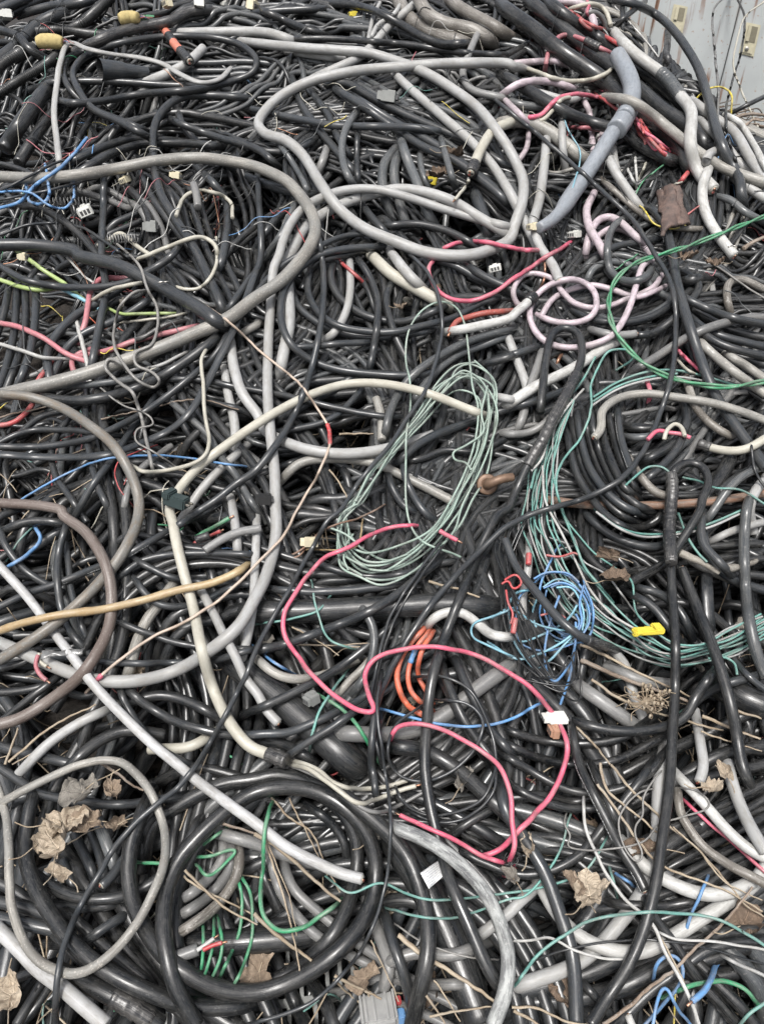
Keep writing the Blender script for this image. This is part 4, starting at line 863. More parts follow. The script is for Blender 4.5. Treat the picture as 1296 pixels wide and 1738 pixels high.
TWIGS = """
6|str|4.8|pale straw stem slanting through the lower right, upper|1036,1298 1094,1363 1145,1410 1182,1444 1229,1498 1257,1532 1296,1559
6|str|5.4|kinked straw stem beside the printed slanting cable|1019,1295 1033,1342 1066,1373 1114,1413
6|str|5.1|long straw stem crossing under the taped cable at lower right|1016,1329 1046,1376 1087,1434 1114,1461 1162,1488 1199,1502 1296,1549
7|twg|6.5|brown twig rising right at the bottom right corner|1019,1736 1094,1682 1148,1641 1199,1593 1260,1529 1280,1508
6|str|3.4|thin straw stem over the sagging white cable|1138,1400 1182,1444 1229,1502 1296,1532
7|str|4.1|thin straw stem falling at the bottom right beside the white wire|1107,1573 1145,1641 1175,1705 1185,1736
7|str|4.8|pale curved straw at the bottom edge right of the mottled cable|866,1707 907,1709 958,1729 1026,1738
6|str|6.1|short thick straw at the bottom edge|870,1712 924,1743
7|str|4.4|straw stem lying level at the bottom beside the mottled cable|725,1726 770,1716 844,1707
6|str|8.8|thick straw stalk slanting below the paper tag|674,1587 712,1617 770,1651 844,1702
6|str|3.4|thin straw stem at the bottom under the big curving cable|736,1665 756,1692 783,1736
6|str|4.8|straw stem at the bottom right of the big curving cable|722,1688 756,1739
7|str|7.5|straw stalk with a broken node lying across the round coil|430,1553 464,1583 528,1631
7|str|4.1|slim straw falling across the green wire hook|450,1434 474,1498 498,1604 506,1648
7|str|2.7|very slim straw beside the green wire hook|454,1434 488,1515 501,1590
6|str|4.1|straw stem slanting in the upper round coil|457,1352 498,1390 535,1420 549,1461 579,1515
7|str|7.5|straw stalk slanting beneath the cut white cable end|430,1417 474,1444 532,1492 581,1532
6|str|3.1|slim straw in the upper round coil|491,1352 532,1434 556,1488
7|str|4.1|straw below the round coil, left one|566,1661 620,1709
7|str|5.4|straw below the round coil, touching the grey clamp|566,1654 647,1694
6|str|3.4|straw falling at the right of the round coil|627,1597 647,1638 678,1702
7|str|5.1|straw stem entering the round coil from its left rim|312,1475 346,1505 384,1542 438,1573
6|str|4.1|second straw stem entering the round coil from its left rim|312,1485 360,1515 440,1559
6|twg|5.4|brown twig in the top of the round coil|377,1395 440,1420
7|str|2.4|thin straw over the dead leaf cluster|112,1434 146,1413 180,1402
6|twg|5.4|twig at the top of the lower left ring|170,1298 204,1318 244,1342
6|str|3.4|straw at the bottom left edge|7,1671 20,1624
7|str|4.8|straw stem rising toward the white diagonal cable at left|14,1293 81,1237 166,1194
6|str|4.8|short straw standing at the left edge|10,1298 34,1233
6|str|2.7|thin straw at the left edge beside the short one|20,1298 81,1261
6|str|5.4|straw stem right of the blue tangle|985,1094 1060,1132 1121,1159 1175,1186
6|twg|8.1|bark covered stalk slanting below the teal wires|985,1121 1046,1149 1128,1176 1168,1193
6|str|5.4|straw stem running under the taped right cable|1002,1152 1060,1189 1128,1216 1229,1240
6|str|6.1|straw stalk crossing behind the frayed black cable|1189,1213 1233,1233 1296,1257
6|str|5.4|straw stalk at the right edge above the lower tangle|1246,1203 1296,1220
6|str|3.4|thin straw below the straw stalk at the right edge|1185,1240 1296,1278
6|str|4.8|straw stem below the white scrap at right|971,1227 1019,1278 1039,1300
6|wst|13.6|weathered wooden stick right of the taped stub|1151,936 1196,958 1223,974
6|wst|13.6|weathered wooden stick near the right edge|1226,965 1257,962 1284,950
5|str|5.4|straw stem behind the pale green hank's lower right|725,986 770,999 814,1016
6|str|3.4|straw lying behind the pink zigzag|498,1094 573,1094 640,1091
6|str|3.1|thin straw slanting behind the pink zigzag|495,1064 566,1104 579,1115
6|twg|3.4|fine twig at the left edge beneath the grey cables|0,708 51,695 85,688
6|twg|3.4|fine twig level behind the L shaped wire|170,712 282,685 350,681 407,695
5|str|4.1|straw in the gap left of the hank|573,737 634,736
5|str|3.4|straw leaning in the gap below the pale cable|559,797 579,824 593,851
6|twg|6.8|twig lying at the right edge below the lockers|1246,200 1263,194 1301,195
6|twg|4.8|twig crossing at the right edge below the lockers|1257,217 1277,204 1301,207
6|twg|8.1|dry twig near the torn brown sheet|1260,424 1277,411 1301,401
"""
def pts(s): return [tuple(map(float, k.split(','))) for k in s.split()]

# ------------------------------------------------------------------ SETTING: the earth under the heap
def grid_mesh(name, xs, ys, fz, mat):
    X, Y = np.meshgrid(xs, ys, indexing='ij'); Z = fz(X, Y)
    V = np.stack([X, Y, Z], -1).reshape(-1, 3); nx, ny = len(xs), len(ys)
    i = np.arange(nx-1)[:, None]*ny + np.arange(ny-1)[None]
    Fq = np.stack([i, i + ny, i + ny + 1, i + 1], -1).reshape(-1, 4)
    return mesh_obj(name, V, Fq, mat)
soil = simple('soil', (.026,.021,.017), .95, 22., .8, (.008,.007,.006), bump=1., dist=.02)
def soil_z(X, Y):
    Z = heap(X, Y) - .42
    n = .03*np.sin(9*X + 4*np.sin(5*Y)) + .03*np.sin(11*Y + 3*np.sin(7*X))
    edge = np.maximum(0, np.maximum(np.abs(X) - 2.6, 0))
    return np.maximum(Z + n - edge*.8, -.25)
tag(grid_mesh('ground', np.arange(-4, 4.01, .05), np.arange(-1.2, 6.4, .05), soil_z, soil), kind='structure')
tag(grid_mesh('yard_ground', np.linspace(-60, 60, 13), np.linspace(-60, 60, 13), lambda X, Y: X*0 - .254, soil), kind='structure')

# ------------------------------------------------------------------ the deep tangle that nobody could count
def wander(x, y, th, n, step, bend):
    k = rng.normal(0, bend); out = [(x, y)]
    for i in range(n):
        k += rng.normal(0, .55) - .08*k; th += k*step
        x += math.cos(th)*step; y += math.sin(th)*step; out.append((x, y))
    return np.array(out)
def lay_world(XY, r, cap, relax=1.0, dive=False):
    P = np.c_[XY, np.zeros(len(XY))]; seg = .02
    s = support(P, r); w = max(.04, 5*r)/seg
    L = gsmooth(dilate(s, int(w*.4)), w*.5) + r*relax
    L = np.minimum(L, cap)
    if dive:
        u = np.clip(1 - np.minimum(np.arange(len(L)), np.arange(len(L))[::-1])/6., 0, 1); u = u*u*(3 - 2*u); L = L - u*(.03 + 2.5*r)
    stamp(P, L, r)
    P[:, 2] = heap(P[:, 0], P[:, 1]) + L
    return P
def flow(x, y):
    return .35 + 1.5*mnoise.noise(Vector((x*.9, y*.9, 4.2))) + 1.1*mnoise.noise(Vector((x*2.3, y*2.3, 9.1)))
def bundle(x, y, n, r, strands, free):
    """strands that run side by side along the lie of the heap and drift apart a little"""
    th = flow(x, y) + rng.normal(0, free); k = rng.normal(0, 1.2); out = []; dev = th - flow(x, y)
    for i in range(n):
        k = k*.93 + rng.normal(0, .45); dev += k*.02; th = flow(x, y) + dev
        out.append((x, y)); x += math.cos(th)*.02; y += math.sin(th)*.02
    A = gsmooth(np.array(out), 2.5); T = np.gradient(A, axis=0); T /= np.linalg.norm(T, axis=1)[:, None] + 1e-9; N = np.c_[-T[:, 1], T[:, 0]]
    res = []
    for j in range(strands):
        o = (j - strands/2)*r*2.25; ph = rng.random()*9; drift = rng.normal(0, .03)
        off = o + r*1.6*np.array([mnoise.noise(Vector((i*.035, ph, j))) for i in range(n)]) + drift*np.linspace(-1, 1, n)**2
        a, b = int(rng.integers(0, n//6)), n - int(rng.integers(0, n//6)); res.append((A + N*off[:, None])[a:b])
    return res
FILL = [('blk', .52), ('dk', .34), ('dgr', .07), ('gry', .04), ('wgr', .015), ('lgt', .015)]
def pick(tab):
    u = rng.random()*sum(w for _, w in tab)
    for k, w in tab:
        u -= w
        if u <= 0: return k
    return tab[0][0]
deep = {}
NDEEP = 900
for i in range(NDEEP):
    y = -.25 + 4.75*rng.random()**.85 if i % 5 else 3.3 + 1.5*rng.random()
    x = (rng.random() - .5)*(2.0 + 1.0*max(y, 0))
    k = pick(FILL); r = float(rng.choice([.0055, .008, .010, .013, .018], p=[.2, .32, .28, .15, .05]))
    st = int(rng.integers(1, 5)) if r < .013 else 1
    frac = i/NDEEP
    if y < 1.5: r = max(r, .0085)*1.2; k = pick([('blk', .75), ('dk', .25)])
    for XY in bundle(x, y, int(rng.integers(55, 120)), r, st, .6):
        P = lay_world(XY, r, -.26 + .20*frac + .02*rng.random() - r, dive=True)
        deep.setdefault(k, []).append(tube_geo(resample(P, .022), r, 8, False))
gs, ms, mi = [], [], []
for k, parts in deep.items():
    g = join_geo(parts); gs.append(g); mi.append(np.full(len(g[1]), len(ms))); ms.append(M(k))
V, Fq, U = join_geo(gs)
tag(mesh_obj('deep_cable_tangle', V, Fq, None, None, True, U, ms, np.concatenate(mi)),
    'dark tangle of buried cables filling the gaps of the heap', None, None, 'stuff')

# scraps of thin coloured wire lying in the gaps: uncountable crumbs
bits = {}
for i in range(900):
    y = .1 + 4.1*rng.random(); x = (rng.random() - .5)*(1.8 + 1.0*y)
    if y < 1.7 and rng.random() < .7: continue
    k = pick([('tea', 2), ('grn', 2), ('red', 2), ('blk', 5), ('blu', 1), ('yel', .5), ('crm', 2), ('dgr', 4), ('org', .5), ('ros', .7)])
    XY = wander(x, y, rng.random()*6.3, int(rng.integers(8, 22)), .012, 9.)
    r = .0011 + .0012*rng.random(); P = lay_world(XY, r, -.02 - .07*rng.random(), 1.5)
    bits.setdefault(k, []).append(tube_geo(P, r, 5, False))
gs, ms, mi = [], [], []
for k, parts in bits.items():
    g = join_geo(parts); gs.append(g); mi.append(np.full(len(g[1]), len(ms))); ms.append(M(k))
V, Fq, U = join_geo(gs)
tag(mesh_obj('wire_scraps', V, Fq, None, None, True, U, ms, np.concatenate(mi)),
    'loose scraps of thin coloured wire among the cables', None, None, 'stuff')

# straw litter and leaf litter
lit = []
for i in range(700):
    y = .1 + 1.9*rng.random()**1.3; x = (rng.random() - .5)*(1.7 + 1.0*y); th = rng.random()*6.3; n = int(rng.integers(4, 13))
    XY = gsmooth(wander(x, y, th, n, .02, .3), 1.5); r = .0008 + .0010*rng.random()
    P = lay_world(XY, r, -.03 - .16*rng.random(), 1.5); lit.append(tube_geo(P, r, 5, False))
V, Fq, U = join_geo(lit)
straw_m = pvc('mat_straw', (.30,.25,.18), dust=.3, stain=(.17,.12,.075), stain_amt=.8, rough=(.6, .85), vary=.25, coarse=2.)
tag(mesh_obj('straw_litter', V, Fq, straw_m, None, True, U), 'broken straw scattered in the gaps between cables', None, None, 'stuff')

def leafmat(name, c, dark):
    m, nt, bs = newmat(name); L = nt.links.new
    uv = node(nt, 'ShaderNodeUVMap', uv_map='UVMap'); sp = nt.nodes.new('ShaderNodeSeparateXYZ'); L(uv.outputs[0], sp.inputs[0])
    def mth(op, a, b=None, c_=None):
        n = node(nt, 'ShaderNodeMath', operation=op)
        for k, v in enumerate((a, b, c_)):
            if v is None: continue
            if hasattr(v, 'is_linked'): L(v, n.inputs[k])
            else: n.inputs[k].default_value = v
        return n.outputs[0]
    fr = mth('ABSOLUTE', mth('SUBTRACT', mth('FRACT', sp.outputs[1]), .5))           # 0 on a main vein, .5 between two
    main = ramp(nt, mth('MULTIPLY', fr, sp.outputs[0]), .012, .03, 1., 0.)
    side = ramp(nt, mth('SINE', mth('MULTIPLY', mth('ADD', sp.outputs[0], mth('MULTIPLY', fr, -.9)), 46.)), .72, .95, 0., .6)
    tc = nt.nodes.new('ShaderNodeTexCoord'); n = node(nt, 'ShaderNodeTexNoise', Scale=70., Detail=6., Roughness=.7); L(tc.outputs['Object'], n.inputs['Vector'])
    n2 = node(nt, 'ShaderNodeTexNoise', Scale=18., Detail=3.); L(tc.outputs['Object'], n2.inputs['Vector'])
    cc = mixc(nt, ramp(nt, n.outputs['Fac'], .38, .68, 0, .75), c, dark); cc = mixc(nt, ramp(nt, n2.outputs['Fac'], .48, .66, 0, .6), cc, dark)
    v = mth('MAXIMUM', main, side); cc = mixc(nt, mth('MULTIPLY', v, .55), cc, tuple(min(1, x*1.35) for x in c))
    L(cc, bs.inputs['Base Color']); bs.inputs['Roughness'].default_value = .8
    bp = node(nt, 'ShaderNodeBump', Strength=.9, Distance=.003); L(mth('ADD', v, n.outputs['Fac']), bp.inputs['Height']); L(bp.outputs[0], bs.inputs['Normal'])
    return m
leaf_cols = [leafmat('leaf_tan', (.26,.20,.145), (.11,.08,.055)), leafmat('leaf_brown', (.15,.105,.072), (.055,.04,.03)),
             leafmat('leaf_pale', (.40,.335,.255), (.17,.13,.09)), leafmat('leaf_grey', (.20,.185,.16), (.09,.08,.068))]
def leaf_geo(size, curl, seed, lobes=5, n=12, m=44):
    """a dry lobed leaf: polar rings, a torn rim, raised veins, folded and rolled up"""
    rs = np.random.default_rng(seed); V = []; ph = rs.random()*6.28; a0, b0 = rs.normal(0, 1, 2); asp = .6 + .35*rs.random()
    for i in range(n):
        f = i/(n-1)
        for j in range(m):
            a = 2*math.pi*j/m
            lob = .92 - .20*abs(math.sin(lobes*a/2 + .2))**.8 + .16*mnoise.noise(Vector((math.cos(a)*1.7, math.sin(a)*1.7, seed*1.7))) + .05*mnoise.noise(Vector((math.cos(a)*7, math.sin(a)*7, seed*.7)))
            rr = size*f*lob*(1.2 if math.cos(a) > 0 else .95); x, y = rr*math.cos(a), rr*math.sin(a)*asp
            vein = abs(math.sin(lobes*a/2))**.7*.09*min(1, 2*f)
            z = size*(vein + .07*math.sin(13*a + ph)*f*f + .12*mnoise.noise(Vector((x/size*5, y/size*5, seed*.3))))
            nn = mnoise.noise_vector(Vector((x/size*1.6 + seed, y/size*1.6, 0))); n2 = mnoise.noise_vector(Vector((x/size*4.2, y/size*4.2 + seed, 3)))
            q = curl*y/size*1.6; w = size/max(curl*1.6, .01); Y = math.sin(q)*w; Z = (1 - math.cos(q))*w + z
            q2 = curl*.5*x/size; X = math.sin(q2)*size/max(curl*.5, .01); Z += (1 - math.cos(q2))*size/max(curl*.5, .01)
            V.append((X + (nn.x*.22 + n2.x*.09)*size*f, Y + (nn.y*.22 + n2.y*.09)*size*f, Z + (nn.z*.42 + n2.z*.16)*size*f))
    Fq = [(i*m + j, i*m + (j+1) % m, (i+1)*m + (j+1) % m, (i+1)*m + j) for i in range(n-1) for j in range(m)]
    U = [((i + di)/(n-1), (j + dj)*lobes/m) for i in range(n-1) for j in range(m) for di, dj in ((0, 0), (0, 1), (1, 1), (1, 0))]
    return np.array(V), np.array(Fq), np.array(U)
def rotm(rx, ry, rz):
    return np.array(Matrix.Rotation(rz, 3, 'Z') @ Matrix.Rotation(ry, 3, 'Y') @ Matrix.Rotation(rx, 3, 'X'))
lv = []; lm = []
for i in range(150):
    y = .05 + 2.2*rng.random()**1.2; x = (rng.random() - .5)*(1.6 + 1.0*y)
    v, f, uu = leaf_geo(.018 + .022*rng.random(), .4 + 1.4*rng.random(), i, int(rng.integers(3, 6)), 6, 22)
    v = v @ rotm(rng.normal(.2, .5), rng.normal(0, .5), rng.random()*6.3).T + np.array([x, y, float(heap(x, y)) - .08 - .12*rng.random()])
    lv.append((v, f, uu)); lm.append(np.full(len(f), int(rng.integers(0, 4))))
V, Fq, U = join_geo(lv)
tag(mesh_obj('leaf_litter', V, Fq, None, None, True, U, leaf_cols, np.concatenate(lm)), 'dry leaf litter in the gaps of the lower heap', None, None, 'stuff')

H = np.minimum(H, -.075)          # what the traced cables rest on
H = np.maximum(H, -.11)

# ------------------------------------------------------------------ single leaves
def leaf(px, py, lift, size, curl, rx, ry, rz, mi, label, seed):
    p, t = hit(px, py, lift)
    v, f, uu = leaf_geo(size, curl, seed)
    v *= .86; Rm = rotm(rx, ry, rz)
    o = mesh_obj('dead_leaf', v @ Rm.T, f, leaf_cols[mi], None, True, uu); o.location = p
    K = np.array([v[0], v[0] + [-.5*size, .02*size, .12*size], v[0] + [-1.1*size, .1*size, .05*size], v[0] + [-1.5*size, .25*size, .2*size]])
    tube('leaf_stalk', catmull(K, 4) @ Rm.T, .0011, straw_m, o, 5)
    tag(o, label, 'leaf', 'dead leaves caught in the heap'); return o
LEAVES = [
 (110,1400,.0,.055,1.1,-.2,.2,.3,2,'crumpled tan leaf in the middle of the lower left ring'),
 (100,1440,.015,.055,1.4,-.3,.3,1.9,2,'pale curled leaf, brightest of the cluster in the lower left ring'),
 (108,1482,.02,.035,1.8,-.4,.1,2.6,2,'small rolled leaf at the bottom of the lower left ring cluster'),
 (140,1345,.0,.05,1.0,-.1,-.2,4.1,3,'greyish leaf at the top of the lower left ring cluster'),
 (190,1345,.01,.04,1.6,-.5,-.3,5.2,0,'torn tan leaf right of the top of the lower left ring cluster'),
 (82,1425,.0,.045,1.3,-.2,.2,1.0,2,'tan leaf at the left side of the lower left ring cluster'),
 (150,1395,-.01,.05,.8,-.2,-.3,3.3,0,'broad tan leaf at the right side of the lower left ring cluster'),
 (200,1400,.0,.032,1.7,-.2,-.3,3.9,0,'shrivelled leaf fragment near the pale ring wall'),
 (1000,1520,.02,.052,1.0,-.3,.4,.9,2,'pale leaf with holes at the lower right'),
 (975,1505,.01,.035,2.0,-.1,.1,2.2,0,'shrunken brown leaf touching the pale leaf with holes'),
 (440,1650,-.04,.045,.7,-.1,.1,4.5,0,'broad tan leaf at the bottom of the round coil'),
 (895,1440,.0,.035,1.9,-.3,.2,1.4,2,'white ribbed folded leaf left of the teal wires'),
 (1205,1340,.02,.035,1.6,-.3,.2,.2,2,'curled beige leaf beside the hanging cut cable'),
 (1035,945,.03,.04,1.9,-.6,.4,2.4,1,'rolled brown leaf behind the teal wires'),
 (1040,985,.01,.045,.9,-.2,.1,.4,1,'flat brown leaf below the rolled one'),
 (765,265,-.01,.06,.8,-.3,.3,.7,1,'large brown leaf inside the big loop'),
 (745,300,-.01,.05,1.2,-.2,.3,2.8,1,'brown leaf just above the yellow connector'),
 (785,1330,-.02,.04,1.4,-.2,.1,1.1,3,'grey shredded leaf inside the thin black ring wires'),
 (1090,1440,-.01,.045,1.6,-.2,.1,3.1,1,'brown shrivelled leaf inside the curly grey wire'),
 (960,1690,-.05,.042,.8,-.1,.2,2.0,1,'brown leaf under the bottom edge cables'),
 (1260,1570,-.02,.045,1.0,-.1,.2,.5,1,'brown leaf at the lower right edge'),
 (635,1420,-.02,.035,1.0,-.1,.2,.9,3,'dull leaf between the round coil and the tag'),
 (1230,1315,.0,.03,1.2,-.3,.2,1.7,2,'pale leaf scrap near the right edge'),
 (620,1660,-.03,.04,1.3,-.1,.2,3.7,0,'pale brown leaf right of the round coil bottom'),
 (1165,440,.05,.05,1.4,-.3,.2,.6,1,'brown leaf below the torn brown sheet'),
 (1215,450,.05,.045,1.7,-.2,.4,2.0,1,'curled brown leaf at the right of the torn brown sheet'),
 (870,1490,-.01,.03,1.5,-.2,.4,2.0,3,'small dull leaf under the black sag by the tag'),
 (20,1690,-.03,.05,1.0,-.2,.2,2.0,2,'pale leaf at the bottom left corner'),
 (680,525,-.02,.035,1.7,-.4,.4,1.0,0,'crumpled leaf inside the black coil'),
]
for i, a in enumerate(LEAVES): leaf(*a, 100 + i)

# ------------------------------------------------------------------ procedural hanks described by paths
items = []                       # (level, order, function)
def wire_thing(name, cat, label, pxy, wpx, mk, group=None, parent=None, amp=0.0, cap=None):
    P, r = lay(pxy, wpx, cap=cap)
    if amp: P = wobble(P, amp)
    o = tube(name, P, r, M(mk), parent, sides_for(wpx))
    if parent is None: tag(o, label, cat, group)
    return o, P, r
def warp(ring, sc, ox, oy, jit, seed):
    rs = np.random.default_rng(seed); R = np.array(ring, float); c = R.mean(0)
    return (R - c)*sc + c + [ox, oy] + rs.normal(0, jit, R.shape)
HANK_RING = [(797,620),(831,641),(838,688),(828,736),(811,790),(790,837),(770,872),(736,914),(695,948),(647,969),(613,962),(583,935),(573,901),(580,867),(600,848),(634,800),(675,746),(712,695),(746,651),(775,627)]
def hank():
    root = empty('wire_hank', tuple(hit(700, 800, .03)[0])); root['label'] = 'pale green wire hank tied in a long oval at the centre'
    tag(root, None, 'wire')
    inv = np.array(root.location)
    def strand(p, w=3.9):
        P, r = lay(p, w); P = wobble(P, .006, 6.); o = tube('wire_strand', P - inv, r, M('pgr'), root, 8)
    for i in range(8):
        s = 1 - .045*(i % 5) + .008*i
        R = warp(HANK_RING, s, [0, 3, -5, 4, -2, 6, 1, -4][i], [0, 8, 4, -5, 14, 10, 18, 5][i], 3.6, i + 3)
        k = i*2; R = np.vstack([R[k:], R[:k]]); strand([tuple(q) for q in R] + [tuple(R[0] + 3)])
    strand([(783,945),(700,905),(690,770),(694,650),(688,610),(695,560),(718,525),(749,511),(773,521),(789,552),(796,604),(800,655),(810,690),(808,735),(790,800),(765,850),(727,900),(670,927),(620,938),(590,925)])
    strand([(826,655),(816,700),(820,732),(790,757),(768,770),(772,782),(790,787),(800,800)])
    strand([(600,905),(587,925),(583,950),(592,970)]); strand([(560,895),(585,905),(610,925)])
items.append((7.6, hank))
def tangle():
    rs = np.random.default_rng(5)
    def N(t): return [(840 + float(a)*.1841, 880 + float(b)*.1841) for a, b in (k.split(',') for k in t.split())]
    root = empty('blue_wire_tangle', tuple(hit(940, 1050, .03)[0])); tag(root, 'bright blue thin wire heaped in a loose round tangle at the lower right', 'wire')
    inv = np.array(root.location)
    for k, t in enumerate(("380,740 340,850 360,980 460,1080 600,1130 720,1130", "420,760 400,880 450,1000 560,1090 700,1120", "470,650 440,800 480,950 600,1050 700,1090",
              "360,590 450,510 600,500 720,560 820,680 880,800 900,920 880,1060 800,1150", "430,640 560,560 700,600 800,720 850,860 840,1000 760,1100 640,1130", "500,640 620,600 740,680 800,820 800,960 740,1060 600,1080",
              "540,330 500,400 430,560 410,640 400,760", "800,520 830,640 880,760 910,900 890,1020", "560,640 700,640 780,760 820,900 800,1040", "740,880 780,960 700,1080 620,1100", "440,650 600,590 760,660 850,800 870,950 800,1080",
              "320,650 230,720 200,860 200,1050 250,1160 400,1220 560,1210 720,1150 830,1140", "220,1130 270,1140 450,1060 600,980 700,900 760,800", "350,560 450,500 560,490 680,510 780,600", "480,800 520,960 640,1060 780,1080", "820,620 780,800 800,960 740,1080")):
        P, r = lay(N(t), 3.6 if k % 3 else 4.2, dive=(k in (6, 7), False)); P = wobble(P, .004, 9.)
        tube('wire_strand', P - inv, r, M('blu' if k % 4 else 'tur'), root, 6)
    wire_thing('electric_wire', 'wire', 'long light blue loop bowing out at the left of the blue tangle', N("400,650 330,660 200,680 130,780 130,950 180,1150 300,1320 360,1380 500,1310 620,1180 730,1060"), 4.2, 'tur')
    wire_thing('electric_wire', 'wire', 'blue loop hanging lowest under the blue tangle', N("590,710 530,880 480,1050 455,1250 480,1430 540,1510 620,1440 700,1300 740,1120 740,950"), 4.4, 'blu')
    wire_thing('electric_wire', 'wire', 'pale blue wire entering the left of the blue tangle, upper', N("-40,920 0,900 120,830 220,870 350,960 500,1010 650,1030 760,1000"), 3.8, 'tur')
    wire_thing('electric_wire', 'wire', 'pale blue wire sweeping under the left of the blue tangle', N("-80,1130 0,1180 100,1250 220,1300 400,1250 600,1150 720,1060"), 4.2, 'tur')
    for j in range(3):
        q = rs.normal(0, 15, (6, 2)) + np.array([(905,1120),(930,1150),(960,1150),(985,1110),(970,1165),(900,1160)])
        wire_thing('thin_black_wire', 'wire', 'thin black wire looping under the blue tangle', [tuple(v) for v in q], 3.2, 'blk', 'thin black wires under the blue tangle')
    for j in range(6):
        q = [(905 - 12*j + rs.normal(0, 6), 880 + rs.normal(0, 8)), (870 - 6*j + rs.normal(0, 5), 935), (850 + 5*j, 1000 + rs.normal(0, 9)), (856 + 9*j, 1060), (880 + 8*j, 1110 + rs.normal(0, 8)), (915 + 5*j, 1150)]
        wire_thing('thin_black_wire', 'wire', 'thin black wire bowing left of the blue tangle', q, 3.6, 'blk', 'thin black wires left of the blue tangle')
    for lab, q in (('red wire curling at the left of the blue tangle, upper', [(855,985),(875,975),(885,990),(870,1000),(862,985),(850,992)]),
                   ('red wire curling at the left of the blue tangle, lower', [(858,1000),(862,1025),(870,1040),(866,1060)]),
                   ('red wire lying across the teal wires above the blue tangle', [(925,942),(950,945),(975,938),(985,945)]),
                   ('dark red wire curling inside the blue tangle', [(915,1045),(940,1040),(960,1050)])):
        wire_thing('electric_wire', 'wire', lab, q, 4, 'red')
    for lab, q in (('red heat shrink sleeve on the grey connector cable', [(897,940),(896,958)]), ('orange red splice at the left of the blue tangle', [(874,1050),(870,1075)]),):
        wire_thing('cable_sleeve', 'sleeve', lab, q, 10, 'red')
items.append((7.2, tangle))
HARN = [(962,672),(930,725),(905,785),(895,840),(893,890),(903,935),(924,985),(958,1035),(1002,1075),(1046,1102),(1095,1124),(1145,1132),(1200,1124),(1250,1108),(1310,1075)]
HN = ['outermost','second','third','fourth','fifth','sixth','seventh','eighth','ninth','tenth','eleventh','twelfth']
def harness():
    rs = np.random.default_rng(8); A = np.array(HARN, float)
    T = np.gradient(A, axis=0); T /= np.linalg.norm(T, axis=1)[:, None]; N = np.c_[T[:, 1], -T[:, 0]]
    for j in range(12):
        off = j*4.4*np.array([.3, .5, .8, .9, 1, 1.1, 1.15, 1.3, 1.4, 1.2, .95, .8, .8, .8, .8]) + rs.normal(0, 3.6, 15)
        if j > 8: off += (j - 8)*np.array([0,0,0,2,5,9,13,16,14,8,3,0,0,0,0])
        q = A + N*off[:, None]
        wire_thing('electric_wire', 'wire', ('teal' if j % 3 != 1 else 'whitish') + ' wire of the curved bundle right of the hairpin, %s from below' % HN[j],
                   [tuple(v) for v in q], 3.5, 'tea' if j % 3 != 1 else 'lgt', 'teal and white wires of the curved bundle')
    for lab, q, mk in (('teal wire leaving the bundle end in a hook', [(1200,1118),(1225,1115),(1245,1125),(1250,1145)], 'tea'),
      ('pale teal wire crossing the coil behind the bundle', [(1005,860),(1040,890),(1080,905),(1140,905),(1200,890),(1260,865)], 'tea'),
      ('white wire beside the pale teal one behind the bundle', [(1010,868),(1050,897),(1090,911),(1140,908),(1200,896),(1255,872)], 'lgt'),
      ('teal wire slanting down right of the taped stub', [(1150,870),(1165,910),(1185,940),(1200,955)], 'tea'),
      ('teal wire fanning above the rusty pipe, upper', [(1005,675),(1045,650),(1090,633),(1140,628),(1200,640),(1250,655)], 'tea'),
      ('teal wire fanning above the rusty pipe, middle', [(1005,682),(1050,655),(1100,640),(1150,634)], 'tea'),
      ('grey wire fanning above the rusty pipe, lower', [(1002,690),(1045,662),(1095,646),(1150,640),(1210,650)], 'lgt'),
      ('teal wire slanting from the hairpin tape into the bundle', [(1010,605),(985,650),(950,690),(930,730),(915,770),(900,830)], 'tea'),
      ('white wire slanting from the hairpin tape into the bundle', [(990,660),(955,700),(930,745),(918,780),(900,800)], 'wht'),
      ('white wire curling left of the teal bundle', [(920,790),(925,850),(950,900),(975,950),(1000,1000),(1040,1045),(1085,1072)], 'wht'),):
        wire_thing('electric_wire', 'wire', lab, q, 4.4, mk)
items.append((6.6, harness))
def green_pair():
    A = catmull([(1310,362),(1250,385),(1200,405),(1160,420),(1107,436),(1075,448),(1046,472),(1033,505),(1036,545),(1056,582),(1087,613),(1128,637),(1178,651),(1230,657),(1270,652),(1310,645)], 10)
    A = resample(A, 6.); T = np.gradient(A, axis=0); T /= np.linalg.norm(T, axis=1)[:, None]; N = np.c_[T[:, 1], -T[:, 0]]
    P, r = lay([tuple(q) for q in A[::5]] + [tuple(A[-1])], 9.)
    T3, N3, B3 = frames(P); s = np.arange(len(P))*np.linalg.norm(np.diff(P, axis=0), axis=1).mean()
    root = empty('green_wire_pair', tuple(P[0])); tag(root, 'green pair of twisted wires curling from the right edge past the lilac loops', 'wire')
    for ph in (0, math.pi):
        a = s/.13*2*math.pi/2 + ph
        Q = P + (np.cos(a)[:, None]*B3 + np.sin(a)[:, None]*N3)*r*.55
        tube('wire_strand', Q - P[0], r*.5, M('grn'), root, 8)
items.append((8.6, green_pair))

